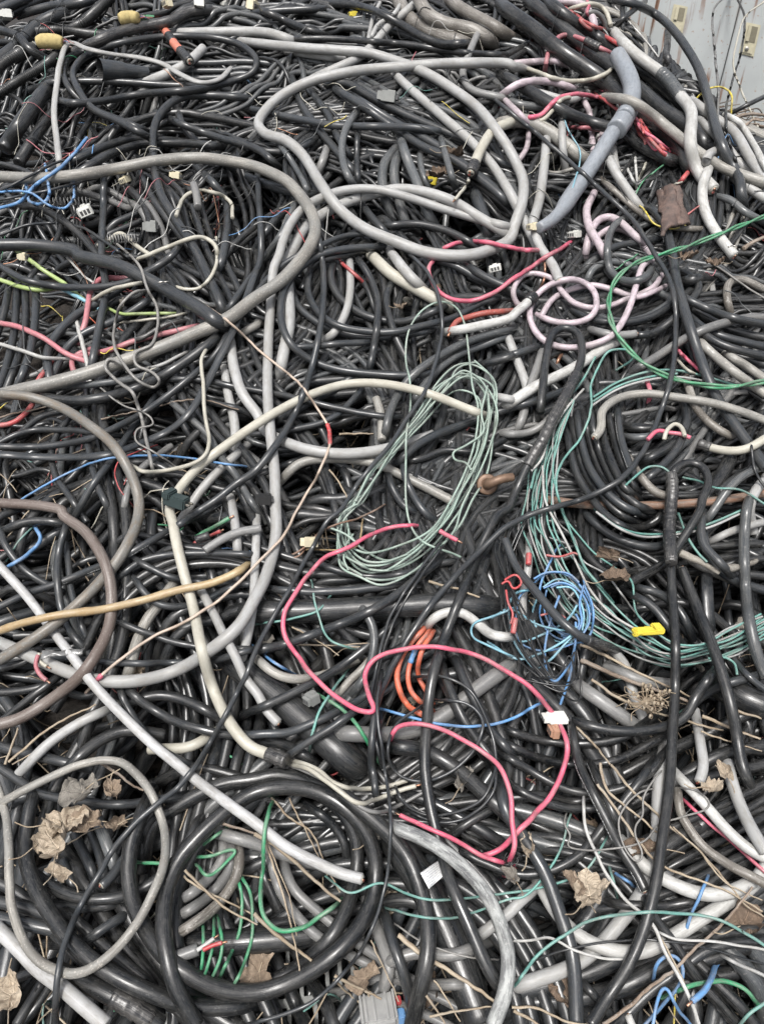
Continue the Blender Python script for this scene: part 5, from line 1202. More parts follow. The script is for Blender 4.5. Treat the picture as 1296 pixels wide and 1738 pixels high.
def conductor_end(parent, P, r, thick, start):
    i = 0 if start else -1; T = frames(P)[0][i]*(-1 if start else 1); c = P[i]
    T_, N_, B_ = frames(np.array([c, c + T*.002, c + T*.004]))
    N, B = N_[0], B_[0]
    if thick:
        tube('insulation', np.array([c + T*r*.08, c + T*r*.16]), r*.72, M('crm'), parent, 12)
        for k in range(3):
            a = k*2.09 + .5; q = c + (N*math.cos(a) + B*math.sin(a))*r*.34
            tube('core', np.array([q + T*r*.1, q + T*r*.4]), r*.24, M(('cop', 'drd', 'blk')[k]), parent, 8)
    else:
        tube('core', np.array([c, c + T*r*1.2, c + T*r*2.4]), r*.45, M('cop'), parent, 7)
last = {}
def do_cable(line):
    p = line.split('|'); lev, mk, w, fl, label, xy = p; w = float(w)
    P, r = lay(pts(xy), w, .8 if mk != 'cor' else .3, dive=('e0' not in fl and not any(k in label for k in ('core', 'stub', 'post')), 'e1' not in fl and not any(k in label for k in ('core', 'stub', 'post', 'leading to a black cap', 'taped joint', 'ending in black tape'))))
    name, cat = kind_of(label)
    amp = .0025 if mk in ('lwr',) else .0012
    P = wobble(P, amp, 8.)
    if r < .0085: P = wobble(P, .0016, 24.)
    n = len(P); R = np.full(n, r)
    nz = np.array([mnoise.noise(Vector((i*.07, r*999, 3.3))) for i in range(n)])
    R = R*(1 + .035*nz)
    if mk == 'cor':
        P = resample(P, .0016); n = len(P); R = r*(1 + .10*np.sign(np.sin(np.arange(n)*.0016/.0065*2*math.pi)))
    if mk == 'tap':
        R = r*(1 + .09*np.array([mnoise.noise(Vector((i*.55, r*99, 1))) for i in range(n)]) + .04*np.sin(np.arange(n)*.9))
    if mk == 'tan': R = R*(1 + .12*np.exp(-((np.arange(n) % max(12, n//4)) - 5)**2/3.))
    flat = .45 if 'flat' in label and 'strip' in label else .6 if 'flat' in label else 1.0
    o = tube(name, P, R, M(mk, 'printed' in label), None, sides_for(w), flat=flat)
    grp = {'electric_wire': 'loose electric wires', 'power_cable': 'scrap cables lying in the heap'}.get(name)
    tag(o, label, cat, grp)
    if 'e0' in fl: conductor_end(o, P, r, w > 11, True)
    if 'e1' in fl: conductor_end(o, P, r, w > 11, False)
    last.update(o=o, P=P, r=r, w=w)
def project(P):
    d = P - np.array([0, 0, CAMZ]); z = d @ FWD
    return np.stack([648 + F*d[:, 0]/z, 869 - F*(d @ UP)/z], 1)
def do_part(line):
    nm, mk, sc, a, b = line.split('|'); P = last['P']; q = project(P)
    i = int(np.argmin(np.linalg.norm(q - pts(a)[0], axis=1))); j = int(np.argmin(np.linalg.norm(q - pts(b)[0], axis=1)))
    i, j = min(i, j), max(i, j); i = max(0, i - 1); j = min(len(P) - 1, max(j + 1, i + 4)); i = min(i, j - 4) if j > 4 else 0
    S = resample(P[i:j+1], .004); n = len(S)
    e = np.minimum(1, np.minimum(np.arange(n), n - 1 - np.arange(n))/2. + .55)
    R = last['r']*float(sc)*(1 + .13*np.array([mnoise.noise(Vector((k*.7, i, 2))) for k in range(n)]) + .05*np.sin(np.arange(n)*1.3))*np.where(nm[1:] == 'tape', 1, e)
    R = np.maximum(R, last['r']*1.04)
    tube({'tape': 'tape_wrap', 'band': 'colour_band', 'cap': 'end_cap', 'wrapping': 'splice_wrapping', 'tip': 'wire_tip'}[nm[1:]], S, R,
         M('tap' if mk == 'blk' and nm == '>tape' else mk), last['o'], sides_for(last['w']))
def do_twig(line):
    lev, mk, w, label, xy = line.split('|'); w = float(w)
    P, r = lay(pts(xy), w); P = wobble(P, .006, 11.); P = wobble(P, .002, 60.)
    n = len(P); u = np.linspace(0, 1, n); R = r*(1.05 - .45*u)*(1 + .16*np.array([mnoise.noise(Vector((k*.35, r*500, 9))) for k in range(n)]))
    mt = {'str': straw_m, 'twg': MATS.get('bark') or MATS.setdefault('bark', pvc('mat_bark', (.20,.15,.11), dust=.5, stain=(.08,.055,.04), rough=(.75, .9), bump=.8, coarse=3.)),
          'wst': MATS.get('oldwood') or MATS.setdefault('oldwood', pvc('mat_oldwood', (.22,.205,.175), dust=.6, stain=(.10,.085,.07), rough=(.75, .9), bump=.8, coarse=3.))}[mk]
    nm = 'straw_stem' if 'straw' in label else 'wooden_stick' if mk == 'wst' else 'twig'
    tag(tube(nm, P, R, mt, None, 7), label, nm.split('_')[-1] if nm != 'straw_stem' else 'straw', 'straw and twigs')
cur = None
for i, l in enumerate(CABLES.strip().split('\n')):
    if l[0] == '>': items[-1][1].__defaults__[0].append(l)
    else:
        def f(ls=[l]):
            do_cable(ls[0])
            for q in ls[1:]: do_part(q)
        items.append((float(l.split('|')[0]), f))
for l in TWIGS.strip().split('\n'):
    items.append((float(l.split('|')[0]), lambda l=l: do_twig(l)))

# ------------------------------------------------------------------ the lower layer of the heap, past the count of single cables
NM = {'blk': 'black', 'dk': 'charcoal', 'dgr': 'dark grey', 'gry': 'grey', 'wgr': 'dusty grey', 'lgt': 'pale grey', 'tea': 'teal', 'grn': 'green', 'red': 'red', 'blu': 'blue',
      'yel': 'yellow', 'crm': 'cream', 'ros': 'rose', 'org': 'orange', 'wht': 'white', 'pnk': 'pink', 'cop': 'copper coloured'}
def under():
    buried = {}
    for i in range(350):
        py = float(-60 + 1820*rng.random()**1.6) if i < 300 else float(rng.uniform(-70, 70)); px = float(rng.uniform(-40, 1340))
        if px > 1040 and py < 230: continue
        (p,), _ = hit([px], [py], 0.)
        if p[1] < 1.35 and rng.random() < .5: continue
        k = pick([('blk', .36), ('dk', .40), ('dgr', .17), ('gry', .055), ('wgr', .012), ('lgt', .012)] if p[1] > 1.35 else [('blk', .55), ('dk', .42), ('dgr', .06), ('gry', .02)])
        r = float(rng.choice([.0070, .0090, .0110, .0135])); st = int(rng.integers(1, 5)) if r < .013 else 2
        r *= 1.15 if p[1] < 1.0 else 1.
        for XY in bundle(p[0], p[1], int(rng.integers(60, 125)), r, st, .55):
            P = wobble(resample(lay_world(XY, r, -.062 + .02*rng.random() - r, dive=True), .016), .002, 8.)
            buried.setdefault(k, []).append(tube_geo(P, r, 10, False))
    gs, ms, mi = [], [], []
    for k, parts in buried.items():
        g = join_geo(parts); gs.append(g); mi.append(np.full(len(g[1]), len(ms))); ms.append(M(k))
    V, Fq, U = join_geo(gs)
    tag(mesh_obj('buried_cables', V, Fq, None, None, True, U, ms, np.concatenate(mi)), 'lower layer of half buried black and grey cables', None, None, 'stuff')
under(); H[:] = np.minimum(H, -.035)
def scraps():
    """thin loose wires: dense at the top left, where harnesses were thrown, sparser on the right"""
    zones = [('top left corner', (0, 700), (0, 420), 110), ('top of the heap', (430, 1000), (0, 240), 26), ('upper right', (870, 1290), (150, 480), 36), ('left side', (0, 430), (430, 800), 9)]
    for zn, xr, yr, n in zones:
        for i in range(n):
            px = float(rng.uniform(*xr)); py = float(rng.uniform(*yr))
            if zn == 'top left corner': px *= rng.random()**.5
            if px > 1060 and py < 230: continue
            (p,), _ = hit([px], [py], 0.); k = pick([('red', 1.2), ('blu', .6), ('tea', .8), ('grn', .6), ('yel', .4), ('crm', 3), ('wht', 1.5), ('blk', 6), ('dgr', 5), ('ros', 1.2), ('cop', .6)])
            XY = wander(p[0], p[1], rng.random()*6.3, int(rng.integers(8, 24)), .012, 9.)
            r = float(rng.uniform(.0010, .0019)); P = lay_world(gsmooth(XY, 1.2), r, .2, 1.2); P = resample(P, .006)
            tag(tube('electric_wire', P, r, M(k), None, 6), 'thin %s wire scrap tangled in the %s' % (NM[k], zn), 'wire', 'thin %s wire scraps, %s' % (NM[k], zn))
items.append((6.4, scraps))

# ------------------------------------------------------------------ things that are not cables
def top_at(px, py, extra=0.):
    p, t = hit(px, py, 0.); s = float(support(np.array([p]), .02)[0]); return hit(px, py, s + extra)
def placed(name, label, cat, px, py, extra=0., rot=(0, 0, 0), group=None):
    p, t = top_at(px, py, extra); e = empty(name, tuple(p), rot); tag(e, label, cat, group); return e
plastic = lambda n, c, r=.45: simple('pl_' + n, c, r, 60., .35, bump=.15)
def connector(px, py, label, c, size, rz, tilt=-.3, pins=True, extra=.008, group='plastic connectors'):
    e = placed('wire_connector', label, 'connector', px, py, extra + (.03 if 'yellow block' in label else 0), (tilt, .1, rz), group)
    L_, W_, T_ = size; m = plastic(c[0], c[1])
    boxes('housing', [((0, 0, 0), (L_*.62, W_, T_)), ((L_*.1, 0, T_*.55), (L_*.34, W_*.4, T_*.22)), ((-L_*.12, W_*.5, 0), (L_*.2, W_*.14, T_*.6))], m, e, .0012)
    boxes('socket', [((-L_*.40, 0, 0), (L_*.22, W_*.82, T_*.78))], m, e, .001)
    for k in range(3): boxes('port', [((-L_*.505, W_*(k - 1)*.26, 0), (L_*.02, W_*.18, T_*.5))], plastic('dark', (.06,.06,.06)), e)
    if pins: boxes('terminal_row', [((L_*.36, W_*(k - 1)*.28, 0), (L_*.14, W_*.15, T_*.4)) for k in range(3)], plastic('dark', (.06,.06,.06)), e, .0006)
    return e
Wc = ('white', (.62,.62,.58)); Yc = ('yellow', (.55,.45,.05)); Gc = ('grey', (.20,.205,.195)); Bc = ('beige', (.55,.50,.36)); Kc = ('black', (.02,.02,.02)); Grc = ('green', (.15,.4,.22))
def small_things():
    for a in [(735,306,'yellow block connector lying on brown leaves inside the big loop',Yc,(.075,.036,.026),-.7),
              (12,25,'white plug at the very top left corner',Wc,(.06,.05,.03),.5),
              (340,6,'white plug at the top edge above the orange banded sleeve',Wc,(.05,.05,.03),.2),
              (385,6,'pale clear plug at the top edge, right of the white one',Wc,(.055,.045,.03),.1),
              (430,10,'cream plug at the top edge beside the black taped harness end',Bc,(.05,.05,.035),-.5),
              (285,6,'dull beige plug at the top edge, leftmost of the row',Bc,(.04,.04,.03),.8),
              (250,30,'green circuit scrap beside the tan foam plug',Grc,(.06,.05,.008),.9),
              (600,25,'tiny yellow plug near the top centre',Yc,(.045,.03,.02),.4),
              (213,305,'slim beige connector on red wires above the left arch',Bc,(.075,.022,.02),1.5),
              (145,358,'white connector with black ports below the blue hooks',Wc,(.055,.045,.03),1.9),
              (40,436,'cream wire clip on the blue and green wires at left',Bc,(.03,.03,.02),.1),
              (258,385,'square grey plastic plug at upper left',Gc,(.05,.055,.03),.1),
              (300,298,'small cream plug right of the red wires',Bc,(.045,.025,.02),-.2),
              (975,398,'white square chip plug above the lilac coil',Wc,(.04,.035,.02),.6),
              (660,165,'grey white block inside the big loop top',Gc,(.08,.05,.035),-.2),
              (450,847,'black plug with metal pins beside the straight pale cable',Kc,(.045,.03,.02),.1),
              (528,920,'worn cream connector between the corroded orange wires',Bc,(.05,.022,.018),.1),
              (530,1185,'grey plug under the pink zigzag',Gc,(.034,.026,.02),.7),
              (840,455,'white stub plug right of the pink curve',Wc,(.02,.035,.02),1.4),
              (945,1218,'small white tag block hung where the pink cable bends',Wc,(.06,.03,.012),.1),
              (940,1240,'tan resin block just under the white tag block',('tan',(.38,.22,.15)),(.022,.03,.02),.1),
              (1205,205,'beige plug fragment near the yellow arched wire',Bc,(.03,.02,.02),.1),
              (905,385,'beige chip plug above the pink curve',Bc,(.04,.03,.02),.4),
              ]:
        connector(*a)
    # fluorescent yellow clip, torn
    e = placed('broken_clip', 'broken yellow plastic clip lying on the teal bundle', 'clip', 1098, 1071, .006, (-.3, 0, .06))
    boxes('clip_body', [((0, 0, 0), (.062, .020, .012)), ((.022, .004, .002), (.022, .030, .014)), ((-.02, -.006, .003), (.018, .016, .010))], plastic('yellow', Yc[1]), e, .003)
    boxes('hook', [((-.03, -.013, 0), (.012, .01, .006)), ((.004, .013, 0), (.014, .008, .006))], plastic('yellow', Yc[1]), e, .002)
    # black plug clamp on the cream cable
    e = placed('plug_clamp', 'small dark green plug clamp gripping the cream cable bend', 'clamp', 300, 850, .012, (-.3, .1, -.35))
    boxes('clamp_body', [((0, 0, 0), (.055, .03, .028)), ((-.02, .0, .012), (.02, .04, .018))], plastic('dkg', (.03,.045,.045)), e, .003)
    boxes('pin', [((.032, -.005, 0), (.012, .006, .006)), ((.032, .008, 0), (.012, .006, .006))], simple('metal', (.5,.48,.44), .35, metallic=1.), e, .001)
    # bent flange bolt: worn copper-brown
    rusty = simple('worn_copper', (.21,.135,.09), .5, 50., .8, (.10,.06,.04), metallic=.35)
    p, t = top_at(826, 822, .02); e = empty('flanged_fitting', tuple(p), (.9, -.35, .3)); tag(e, 'worn copper brown flanged fitting with a bent elbow beside the hank', 'pipe fitting')
    bm = bmesh.new(); n = 28
    prof = [(.012, -.004), (.024, -.005), (.026, -.002), (.026, .003), (.023, .006), (.016, .005), (.012, .006), (.012, -.004)]
    rings = [[bm.verts.new((r_*math.cos(2*math.pi*k/n), r_*math.sin(2*math.pi*k/n), z_)) for k in range(n)] for r_, z_ in prof]
    for a, b in zip(rings, rings[1:]):
        for k in range(n): bm.faces.new((a[k], a[(k+1) % n], b[(k+1) % n], b[k]))
    me = bpy.data.meshes.new('flange'); bm.to_mesh(me); bm.free(); me.materials.append(rusty); o = bpy.data.objects.new('flange', me); col.objects.link(o); o.parent = e
    for q in me.polygons: q.use_smooth = True
    K = catmull([(0, 0, -.002), (0, 0, .014), (.006, 0, .026), (.022, 0, .032), (.042, -.004, .030), (.06, -.01, .024)], 6)
    tube('elbow', K, np.interp(np.arange(len(K)), [0, 6, len(K)-1], [.0125, .0125, .0105]), rusty, e, 14)
    for sx in (-1, 1): tube('bolt_hole', np.array([(sx*.0185, .0, .0045), (sx*.0185, 0, .0066)]), .0028, plastic('black', Kc[1]), e, 10)
    # paper tag round the mottled cable
    p, t = top_at(742, 1468, .004); e = empty('paper_tag', tuple(p)); tag(e, 'white printed paper tag folded round the mottled grey cable', 'tag')
    m, nt, bs = newmat('paper'); L = nt.links.new
    uvn = node(nt, 'ShaderNodeUVMap', uv_map='UVMap'); sp = nt.nodes.new('ShaderNodeSeparateXYZ'); L(uvn.outputs[0], sp.inputs[0])
    rows = node(nt, 'ShaderNodeMath', operation='SINE'); mm_ = node(nt, 'ShaderNodeMath', operation='MULTIPLY'); mm_.inputs[1].default_value = 50.; L(sp.outputs[1], mm_.inputs[0]); L(mm_.outputs[0], rows.inputs[0])
    mp = node(nt, 'ShaderNodeMapping'); mp.inputs['Scale'].default_value = (60, 8, 1); L(uvn.outputs[0], mp.inputs[0]); nn = node(nt, 'ShaderNodeTexNoise', Scale=1., Detail=1.); L(mp.outputs[0], nn.inputs['Vector'])
    q = node(nt, 'ShaderNodeMath', operation='MULTIPLY'); L(ramp(nt, rows.outputs[0], .55, .75), q.inputs[0]); L(ramp(nt, nn.outputs['Fac'], .46, .52), q.inputs[1])
    dn = node(nt, 'ShaderNodeTexNoise', Scale=9., Detail=4.); L(uvn.outputs[0], dn.inputs['Vector'])
    c = mixc(nt, ramp(nt, dn.outputs['Fac'], .5, .75, 0, .5), (.72,.73,.72), (.4,.39,.36)); c = mixc(nt, q.outputs[0], c, (.25,.26,.3))
    L(c, bs.inputs['Base Color']); bs.inputs['Roughness'].default_value = .55
    def sheet(name, quad, bulge, nx=12, ny=6):
        A = [np.array(top_at(x, y, z)[0]) - p for x, y, z in quad]; V, Fq, U = [], [], []
        for i in range(nx + 1):
            for j in range(ny + 1):
                u, v = i/nx, j/ny; q_ = (A[0]*(1-u) + A[1]*u)*(1-v) + (A[3]*(1-u) + A[2]*u)*v
                V.append(q_ + np.array([0, -.3, .95])*(bulge*math.sin(math.pi*v) + .003*math.sin(5*u + 2*v)))
        for i in range(nx):
            for j in range(ny):
                a = i*(ny+1) + j; Fq.append((a, a + ny + 1, a + ny + 2, a + 1)); U += [(i/nx, j/ny), ((i+1)/nx, j/ny), ((i+1)/nx, (j+1)/ny), (i/nx, (j+1)/ny)]
        o = mesh_obj(name, V, np.array(Fq), m, e, True, U); md = o.modifiers.new('t', 'SOLIDIFY'); md.thickness = .0006
    sheet('tag_flap', [(713,1482,.012), (755,1452,.012), (752,1487,.012), (727,1509,.012)], .0)
    sheet('tag_wrap', [(751,1432,.003), (778,1452,.003), (766,1471,.003), (748,1455,.003)], .01)
    # grey ribbed clamp block at the bottom
    e = placed('metal_clamp', 'grey ribbed metal clamp block at the bottom edge right of the round coil', 'clamp', 642, 1718, .02, (-.3, .0, .16))
    al = simple('dull_metal', (.40,.40,.39), .5, 30., .6, (.22,.22,.215), metallic=.3)
    boxes('clamp_block', [((0, 0, 0), (.062, .055, .028))], al, e, .006)
    boxes('rib', [((-.028 + .007*k, .0, .0150), (.004, .050, .005)) for k in (0, 1, 3, 6, 8)], al, e, .001)
    boxes('terminal', [((.036, -.012, -.002), (.014, .018, .018))], M('blu'), e, .002)
    boxes('terminal', [((.035, .012, .0), (.012, .014, .014))], M('red'), e, .002)
    # tan foam plugs
    for px, py, lab, L_, W_, rz in ((85,72,'tan foam plug with wires at upper left',.10,.05,-.1), (218,32,'small tan elbow plug near the top left edge',.07,.045,.5)):
        e = placed('foam_plug', lab, 'plug', px, py, .01, (-.25, 0, rz), 'tan foam plugs')
        K = catmull([(-L_/2, 0, 0), (-L_/6, 0, .004), (L_/6, .002, .004), (L_/2, .006 if rz < 0 else -.02, 0)], 6)
        n = len(K); tube('foam_body', K, W_/2*np.clip(.75 + .5*np.sin(np.linspace(.2, 2.9, n)), .5, 1.1), simple('foam', (.42,.34,.15), .85, 70., .6, (.25,.19,.08), bump=.8), e, 12)
        for j in range(7):
            a = np.array([(L_/2, .01*rng.normal(), .005*rng.normal()), (L_/2 + .02, .014*rng.normal(), .012*rng.random()), (L_/2 + .04 + .02*rng.random(), .022*rng.normal(), -.004)])
            tube('wire_lead', catmull(a, 5), .0013, M(['red', 'crm', 'ros', 'blu', 'dgr', 'ros', 'wht'][j]), e, 6)
    # grey bellows funnel
    p, t = top_at(205, 120, .03); e = empty('plastic_funnel', tuple(p), (0, .12, .62)); tag(e, 'dark grey plastic funnel lying open mouth left inside the upper left coil', 'funnel')
    fm = M('dk'); K = np.array([(-.08 + .009*k, 0, 0) for k in range(22)]); n = len(K)
    R = np.interp(np.arange(n), [0, 2, 9, 12, 21], [.038, .036, .033, .026, .019])*(1 + .05*(np.arange(n) > 12)*np.sin(np.arange(n)*3.0))
    tube('funnel_wall', K, R, fm, e, 24, caps=False); tube('funnel_lining', K[:10] + [.0008, 0, 0], R[:10]*.93, M('blk'), e, 24, caps=False)
    # coil springs of corrugated wire
    for px, py, lab, rz, L_ in ((118,342,'grey coiled spring tube right of the blue hooks',.05,.13), (208,405,'small steel coil spring beside the cream wires at left',.1,.09)):
        e = placed('coil_spring', lab, 'spring', px, py, .01, (-.2, 0, rz), 'coil springs'); a = np.linspace(0, 2*math.pi*11, 190)
        tube('spring_wire', np.stack([a/a[-1]*L_ - L_/2, .012*np.cos(a), .012*np.sin(a)], 1), .0019, M('gry'), e, 6)
    # torn brown sheet of rusty metal
    rs_ = simple('rust_sheet', (.115,.075,.06), .7, 38., 1., (.04,.03,.027), bump=1., dist=.006)
    c0, t = top_at(1150, 350, .02); V, Fq = [], []; nx, ny = 14, 16; quad = [np.array(top_at(x, y, .02)[0]) - c0 for x, y in ((1117,328),(1150,318),(1163,386),(1126,400))]
    for i in range(nx + 1):
        for j in range(ny + 1):
            u, v = i/nx, j/ny; u += .08*mnoise.noise(Vector((v*6, u, 3.))); v += .06*mnoise.noise(Vector((u*7, v, 5.)))
            q_ = (quad[0]*(1-u) + quad[1]*u)*(1-v) + (quad[3]*(1-u) + quad[2]*u)*v
            nn = mnoise.noise_vector(Vector((u*3, v*3, 1.5))) + .5*mnoise.noise_vector(Vector((u*9, v*9, 4.5)))
            edge = .0 if 0 < i < nx and 0 < j < ny else 1.
            V.append(q_ + np.array([nn.x*.006*(1 + edge), nn.y*.008, .012*math.sin(math.pi*u) + nn.z*.010]))
    for i in range(nx):
        for j in range(ny):
            a = i*(ny+1) + j; Fq.append((a, a + ny + 1, a + ny + 2, a + 1))
    o = mesh_obj('torn_sheet', V, np.array(Fq), rs_); o.location = c0; md = o.modifiers.new('t', 'SOLIDIFY'); md.thickness = .012
    tag(o, 'torn rusty brown sheet lying below the white cable at the upper right', 'sheet')
    # crumpled foil tape by the black cable end
    c0, t = top_at(108, 1108, .01); V, Fq = [], []
    for i in range(13):
        for j in range(5):
            u, v = i/12, j/4 - .5; nn = mnoise.noise_vector(Vector((u*4, v*3, 8.)))
            V.append(((u - .5)*.085, v*.024*(1.2 - .3*math.sin(3.1*u)) + nn.y*.004, .006*math.cos(v*3) + nn.z*.008))
    Fq = np.array([(i*5 + j, (i+1)*5 + j, (i+1)*5 + j + 1, i*5 + j + 1) for i in range(12) for j in range(4)])
    o = mesh_obj('foil_strip', V, Fq, simple('foil', (.10,.10,.10), .3, 60., .6, (.3,.3,.29), metallic=.3)); o.location = c0; o.rotation_euler = (-.3, 0, .08)
    tag(o, 'crumpled grey tape strip stuck by the black cable end at left', 'tape'); md = o.modifiers.new('t', 'SOLIDIFY'); md.thickness = .0008
    # wire tie where the pink cables meet
    e = placed('wire_tie', 'twisted black wire tie where the two pink cables meet', 'wire', 866, 1462, .0)
    for j in range(7):
        a = np.linspace(0, 6.3*1.2, 20); rr = .012 + .004*rng.random()
        tube('tie_strand', np.stack([rr*np.cos(a + j) + .006*rng.normal(), .012*np.sin(a*1.3 + j), .006*np.sin(a*2 + j) + .006], 1), .001, M('blk'), e, 5)
    # ring terminals
    for px, py, lab in ((282,478,'small silver ring terminal on a white lead at left'), (1246,417,'small silver ring terminal near the right edge below the lockers')):
        e = placed('ring_terminal', lab, 'terminal', px, py, .01, (-.3, 0, .2), 'ring terminals'); a = np.linspace(0, 2*math.pi, 22)
        tube('ring', np.stack([.008*np.cos(a), .006*np.sin(a), a*0], 1), .0018, simple('metal', (.5,.48,.44), .35, metallic=1.), e, 6)
        tube('shank', np.array([(-.008, 0, 0), (-.014, 0, 0), (-.022, 0, -.001)]), .0025, simple('metal', (.5,.48,.44)), e, 8)
    # scrubby dead plant
    p, t = top_at(1093, 1192, .01); e = empty('dead_plant', tuple(p)); tag(e, 'grey dried seed head among straw under the teal bundle', 'plant'); V = []
    parts = []
    for j in range(60):
        a = rng.random()*6.3; L_ = .015 + .035*rng.random(); d = np.array([math.cos(a), math.sin(a)*.7, .35*rng.random()])
        K = np.array([d*0, d*L_*.5 + rng.normal(0, .003, 3), d*L_ + rng.normal(0, .005, 3), d*L_*1.2 + rng.normal(0, .008, 3)]); parts.append(tube_geo(catmull(K, 3), .0009, 4, False))
        if j % 2 == 0: parts.append(tube_geo(np.array([K[2], K[2] + [0, .001, .004], K[2] + [.001, .002, .007]]), .0028, 5))
    V, Fq, U = join_geo(parts); tag(mesh_obj('seed_head', V, Fq, straw_m, e, True, U), kind='stuff')
items.append((8.8, small_things))

# the grey plastic conduit pipe
def conduit():
    P, r = lay([(1046,92),(1058,112),(1070,140),(1072,160),(1068,180),(1058,200)], 29); o = empty('plastic_pipe', tuple(P[0])); tag(o, 'blue grey plastic pipe with a coupling and bend at the upper right', 'pipe'); b = P[0]
    tube('bend', P - b, r, M('pipe'), o, 20)
    P2, r2 = lay([(1066,186),(1056,205),(1044,222)], 31); tube('coupling', P2 - b, r*1.13, M('pipe'), o, 20)
    P3, r3 = lay([(1046,215),(1020,255),(994,296),(970,330),(948,362),(930,378),(912,388)], 27)
    n = len(P3); R = r3*np.interp(np.linspace(0, 1, n), [0, .68, .76, 1], [1, 1, .78, .62]); tube('straight_length', P3 - b, R, M('pipe'), o, 20)
items.append((7.7, conduit))

items.sort(key=lambda t: t[0])
for lv_, f in items: f()

# ------------------------------------------------------------------ plastic crate grate under the bottom of the heap
def crate():
    p, t = hit(470, 1700, -.15); e = empty('plastic_crate', tuple(p), (.25, .02, .12)); tag(e, 'grey plastic crate grate showing through the gap at the bottom edge', 'crate')
    m = plastic('crate', (.22,.225,.215), .6)
    boxes('rail', [((0, -.005, 0), (.40, .014, .02)), ((0, -.14, 0), (.40, .014, .02)), ((0, .13, 0), (.40, .014, .02))], m, e, .002)
    for k in range(17): 
        b = boxes('slat', [((-.19 + .0235*k, -.005, 0), (.007, .27, .018))], m, e, .0015)
crate()

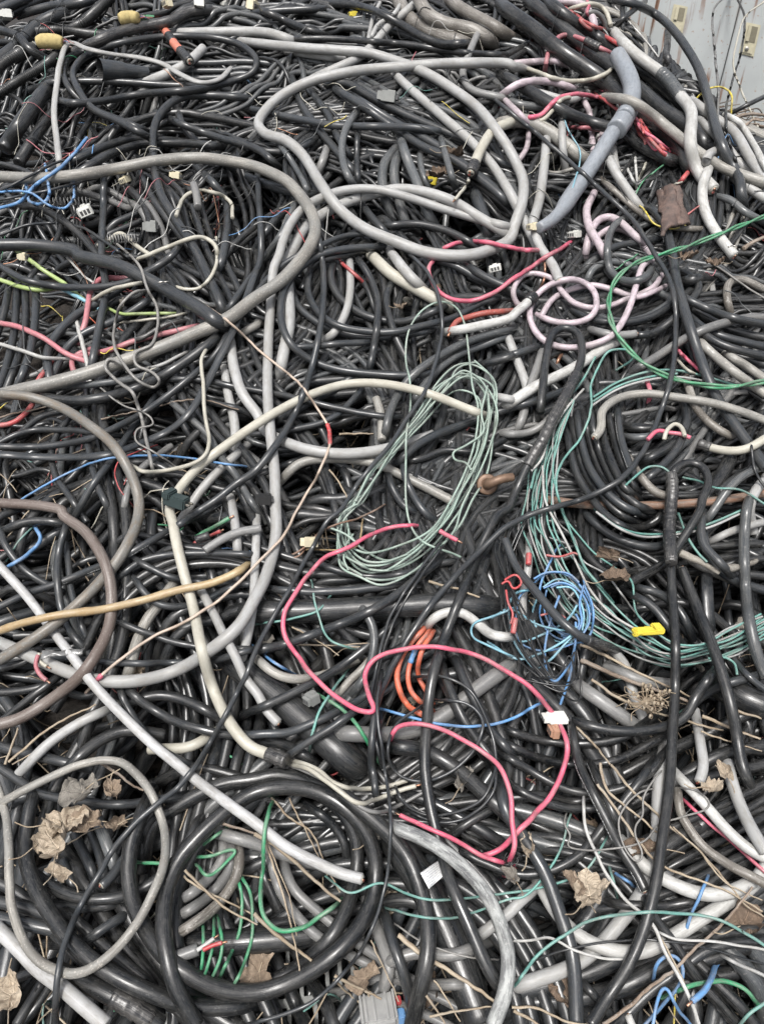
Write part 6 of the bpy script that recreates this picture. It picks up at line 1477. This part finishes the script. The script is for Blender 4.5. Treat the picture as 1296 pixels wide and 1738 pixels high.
# ------------------------------------------------------------------ lockers behind the heap
def lockers():
    n = Vector((-.22, -.965, .14)).normalized(); c = Vector((0, 0, CAMZ)) + Vector(rays(1180, 120))*3.62
    up = (Vector((0, 0, 1)) - n*n.z).normalized(); rt = up.cross(n).normalized()
    e = empty('steel_locker', c); e.matrix_world = Matrix.Translation(c) @ Matrix((rt, up, n)).transposed().to_4x4()
    tag(e, 'pale grey steel lockers with rust streaks behind the heap', 'locker')
    inv = e.matrix_world.inverted()
    def onp(x, y, z=0.):
        d = Vector(rays(x, y)); o = Vector((0, 0, CAMZ)); t = (c - o).dot(n)/d.dot(n); q = inv @ (o + d*t); return Vector((q.x, q.y, z))
    def T(cx, cy): return (856 + cx*.3395, cy*.3395)
    m, nt, bs = newmat('locker_paint'); L = nt.links.new
    tc = nt.nodes.new('ShaderNodeTexCoord')
    def nz(sc, det, scale=1.): 
        mp = node(nt, 'ShaderNodeMapping'); mp.inputs['Scale'].default_value = sc; L(tc.outputs['Object'], mp.inputs[0])
        q = node(nt, 'ShaderNodeTexNoise', Scale=scale, Detail=det); L(mp.outputs[0], q.inputs['Vector']); return q.outputs['Fac']
    soft = nz((3, 3, 3), 4.); st = nz((26, 1.8, 1), 6.); sp = nz((60, 60, 60), 4.)
    cc = mixc(nt, ramp(nt, soft, .3, .7, 0, .8), (.36,.38,.38), (.25,.265,.26))
    a = ramp(nt, st, .56, .62); b = ramp(nt, soft, .42, .54); q = node(nt, 'ShaderNodeMath', operation='MULTIPLY'); L(a, q.inputs[0]); L(b, q.inputs[1])
    cc = mixc(nt, q.outputs[0], cc, (.15,.08,.05)); cc = mixc(nt, ramp(nt, sp, .64, .70, 0, .7), cc, (.24,.17,.12))
    L(cc, bs.inputs['Base Color']); bs.inputs['Roughness'].default_value = .5
    def panel(name, poly, z0, z1, mat, bev=.003, parent=e):
        bm = bmesh.new(); k = len(poly); lo = [bm.verts.new((p.x, p.y, z0)) for p in poly]; hi = [bm.verts.new((p.x, p.y, z1)) for p in poly]
        bm.faces.new(hi); bm.faces.new(lo[::-1])
        for i in range(k): bm.faces.new((lo[i], lo[(i+1) % k], hi[(i+1) % k], hi[i]))
        bmesh.ops.recalc_face_normals(bm, faces=bm.faces[:])
        bmesh.ops.bevel(bm, geom=bm.edges[:], offset=bev, segments=2, affect='EDGES', clamp_overlap=True)
        me = bpy.data.meshes.new(name); bm.to_mesh(me); bm.free(); me.materials.append(mat); o = bpy.data.objects.new(name, me); col.objects.link(o); o.parent = parent; return o
    # seam line from C(1180,-60) to C(1040,540); edges parallel to the locker's own verticals
    s0, s1 = onp(*T(1182, -10)), onp(*T(1048, 520)); ax = (s1 - s0).normalized(); per = Vector((-ax.y, ax.x, 0)); per = per if per.x > 0 else -per
    def quad(u0, u1, v0=-.35, v1=1.45): return [s0 + per*u0 + ax*v0, s0 + per*u1 + ax*v0, s0 + per*u1 + ax*v1, s0 + per*u0 + ax*v1]
    wl = abs((onp(*T(745, 100)) - s0).dot(per)); le = abs((onp(*T(600, 100)) - s0).dot(per))
    panel('carcass', quad(-le, .62), -.42, -.004, m)
    panel('door', quad(-wl, -.003), -.002, .014, m, .004); d2 = panel('door', quad(.003, .42), -.002, .016, m, .004)
    panel('door', quad(-le + .004, -wl - .006), -.002, .013, m, .004)
    bg_ = plastic('pull', (.42,.39,.28), .5)
    panel('seam', quad(-.0028, .0028), -.003, .006, plastic('dark', (.06,.06,.06)), .0002)
    for (x0, y0, x1, y1, x2, y2, x3, y3, lock) in ((842,22,912,36,885,168,815,150, False), (1203,112,1275,128,1238,286,1165,268, True)):
        A = [onp(*T(a_, b_)) for a_, b_ in ((x0,y0),(x1,y1),(x2,y2),(x3,y3))]
        h = panel('door_pull', A, .0165, .021, bg_, .0015)
        def lerp(u, v): return (A[0]*(1-u) + A[1]*u)*(1-v) + (A[3]*(1-u) + A[2]*u)*v
        def fr(u0, v0, u1, v1): return [lerp(u0, v0), lerp(u1, v0), lerp(u1, v1), lerp(u0, v1)]
        panel('pull_recess', fr(.2, .08, .85, .58), .0212, .0222, plastic('recess', (.16,.145,.10)), .0004, e)
        panel('pull_lip', fr(.2, .08, .42, .58), .0215, .030, bg_, .0012, e)
        panel('lock_plate', fr(.2, .66, .85, .94), .0212, .025, bg_, .0015, e)
        if lock:
            cpt = lerp(.42, .8); a = 0
            tube('lock_cylinder', np.array([(cpt.x, cpt.y, .024), (cpt.x, cpt.y, .030)]), .009, simple('metal', (.5,.48,.44), .35, metallic=1.), e, 16)
            tube('key_slot', np.array([(cpt.x - .004, cpt.y, .0312), (cpt.x, cpt.y, .0312), (cpt.x + .004, cpt.y, .0312)]), .0012, plastic('black', Kc[1]), e, 6)
lockers()

# brushwood and weeds on the ground at the foot of the lockers
br = []
for i in range(230):
    u = rng.random(); x = 1.15 + 1.2*rng.random(); y = 3.25 - .9*(x - 1.3) + rng.normal(0, .12)
    z = 1.0 + .07*rng.random() - .10*(x - 1.3); L_ = .05 + .12*rng.random(); a = rng.normal(.1, .5); b = rng.normal(-.05, .18)
    d = np.array([math.cos(a)*math.cos(b), math.sin(a)*.5, math.sin(b)]); c = np.array([x, y, z])
    K = np.array([c, c + d*L_*.4 + rng.normal(0, .01, 3), c + d*L_ + rng.normal(0, .02, 3)]); br.append(tube_geo(catmull(K, 4), .0016 + .003*rng.random()**3, 5, False))
V, Fq, U = join_geo(br); tag(mesh_obj('brushwood', V, Fq, MATS.get('bark'), None, True, U), 'dry brushwood at the foot of the lockers', None, None, 'stuff')
n_t = sum(len(o.data.polygons) for o in bpy.data.objects if o.type == 'MESH'); print('objects', len(bpy.data.objects), 'faces', n_t)
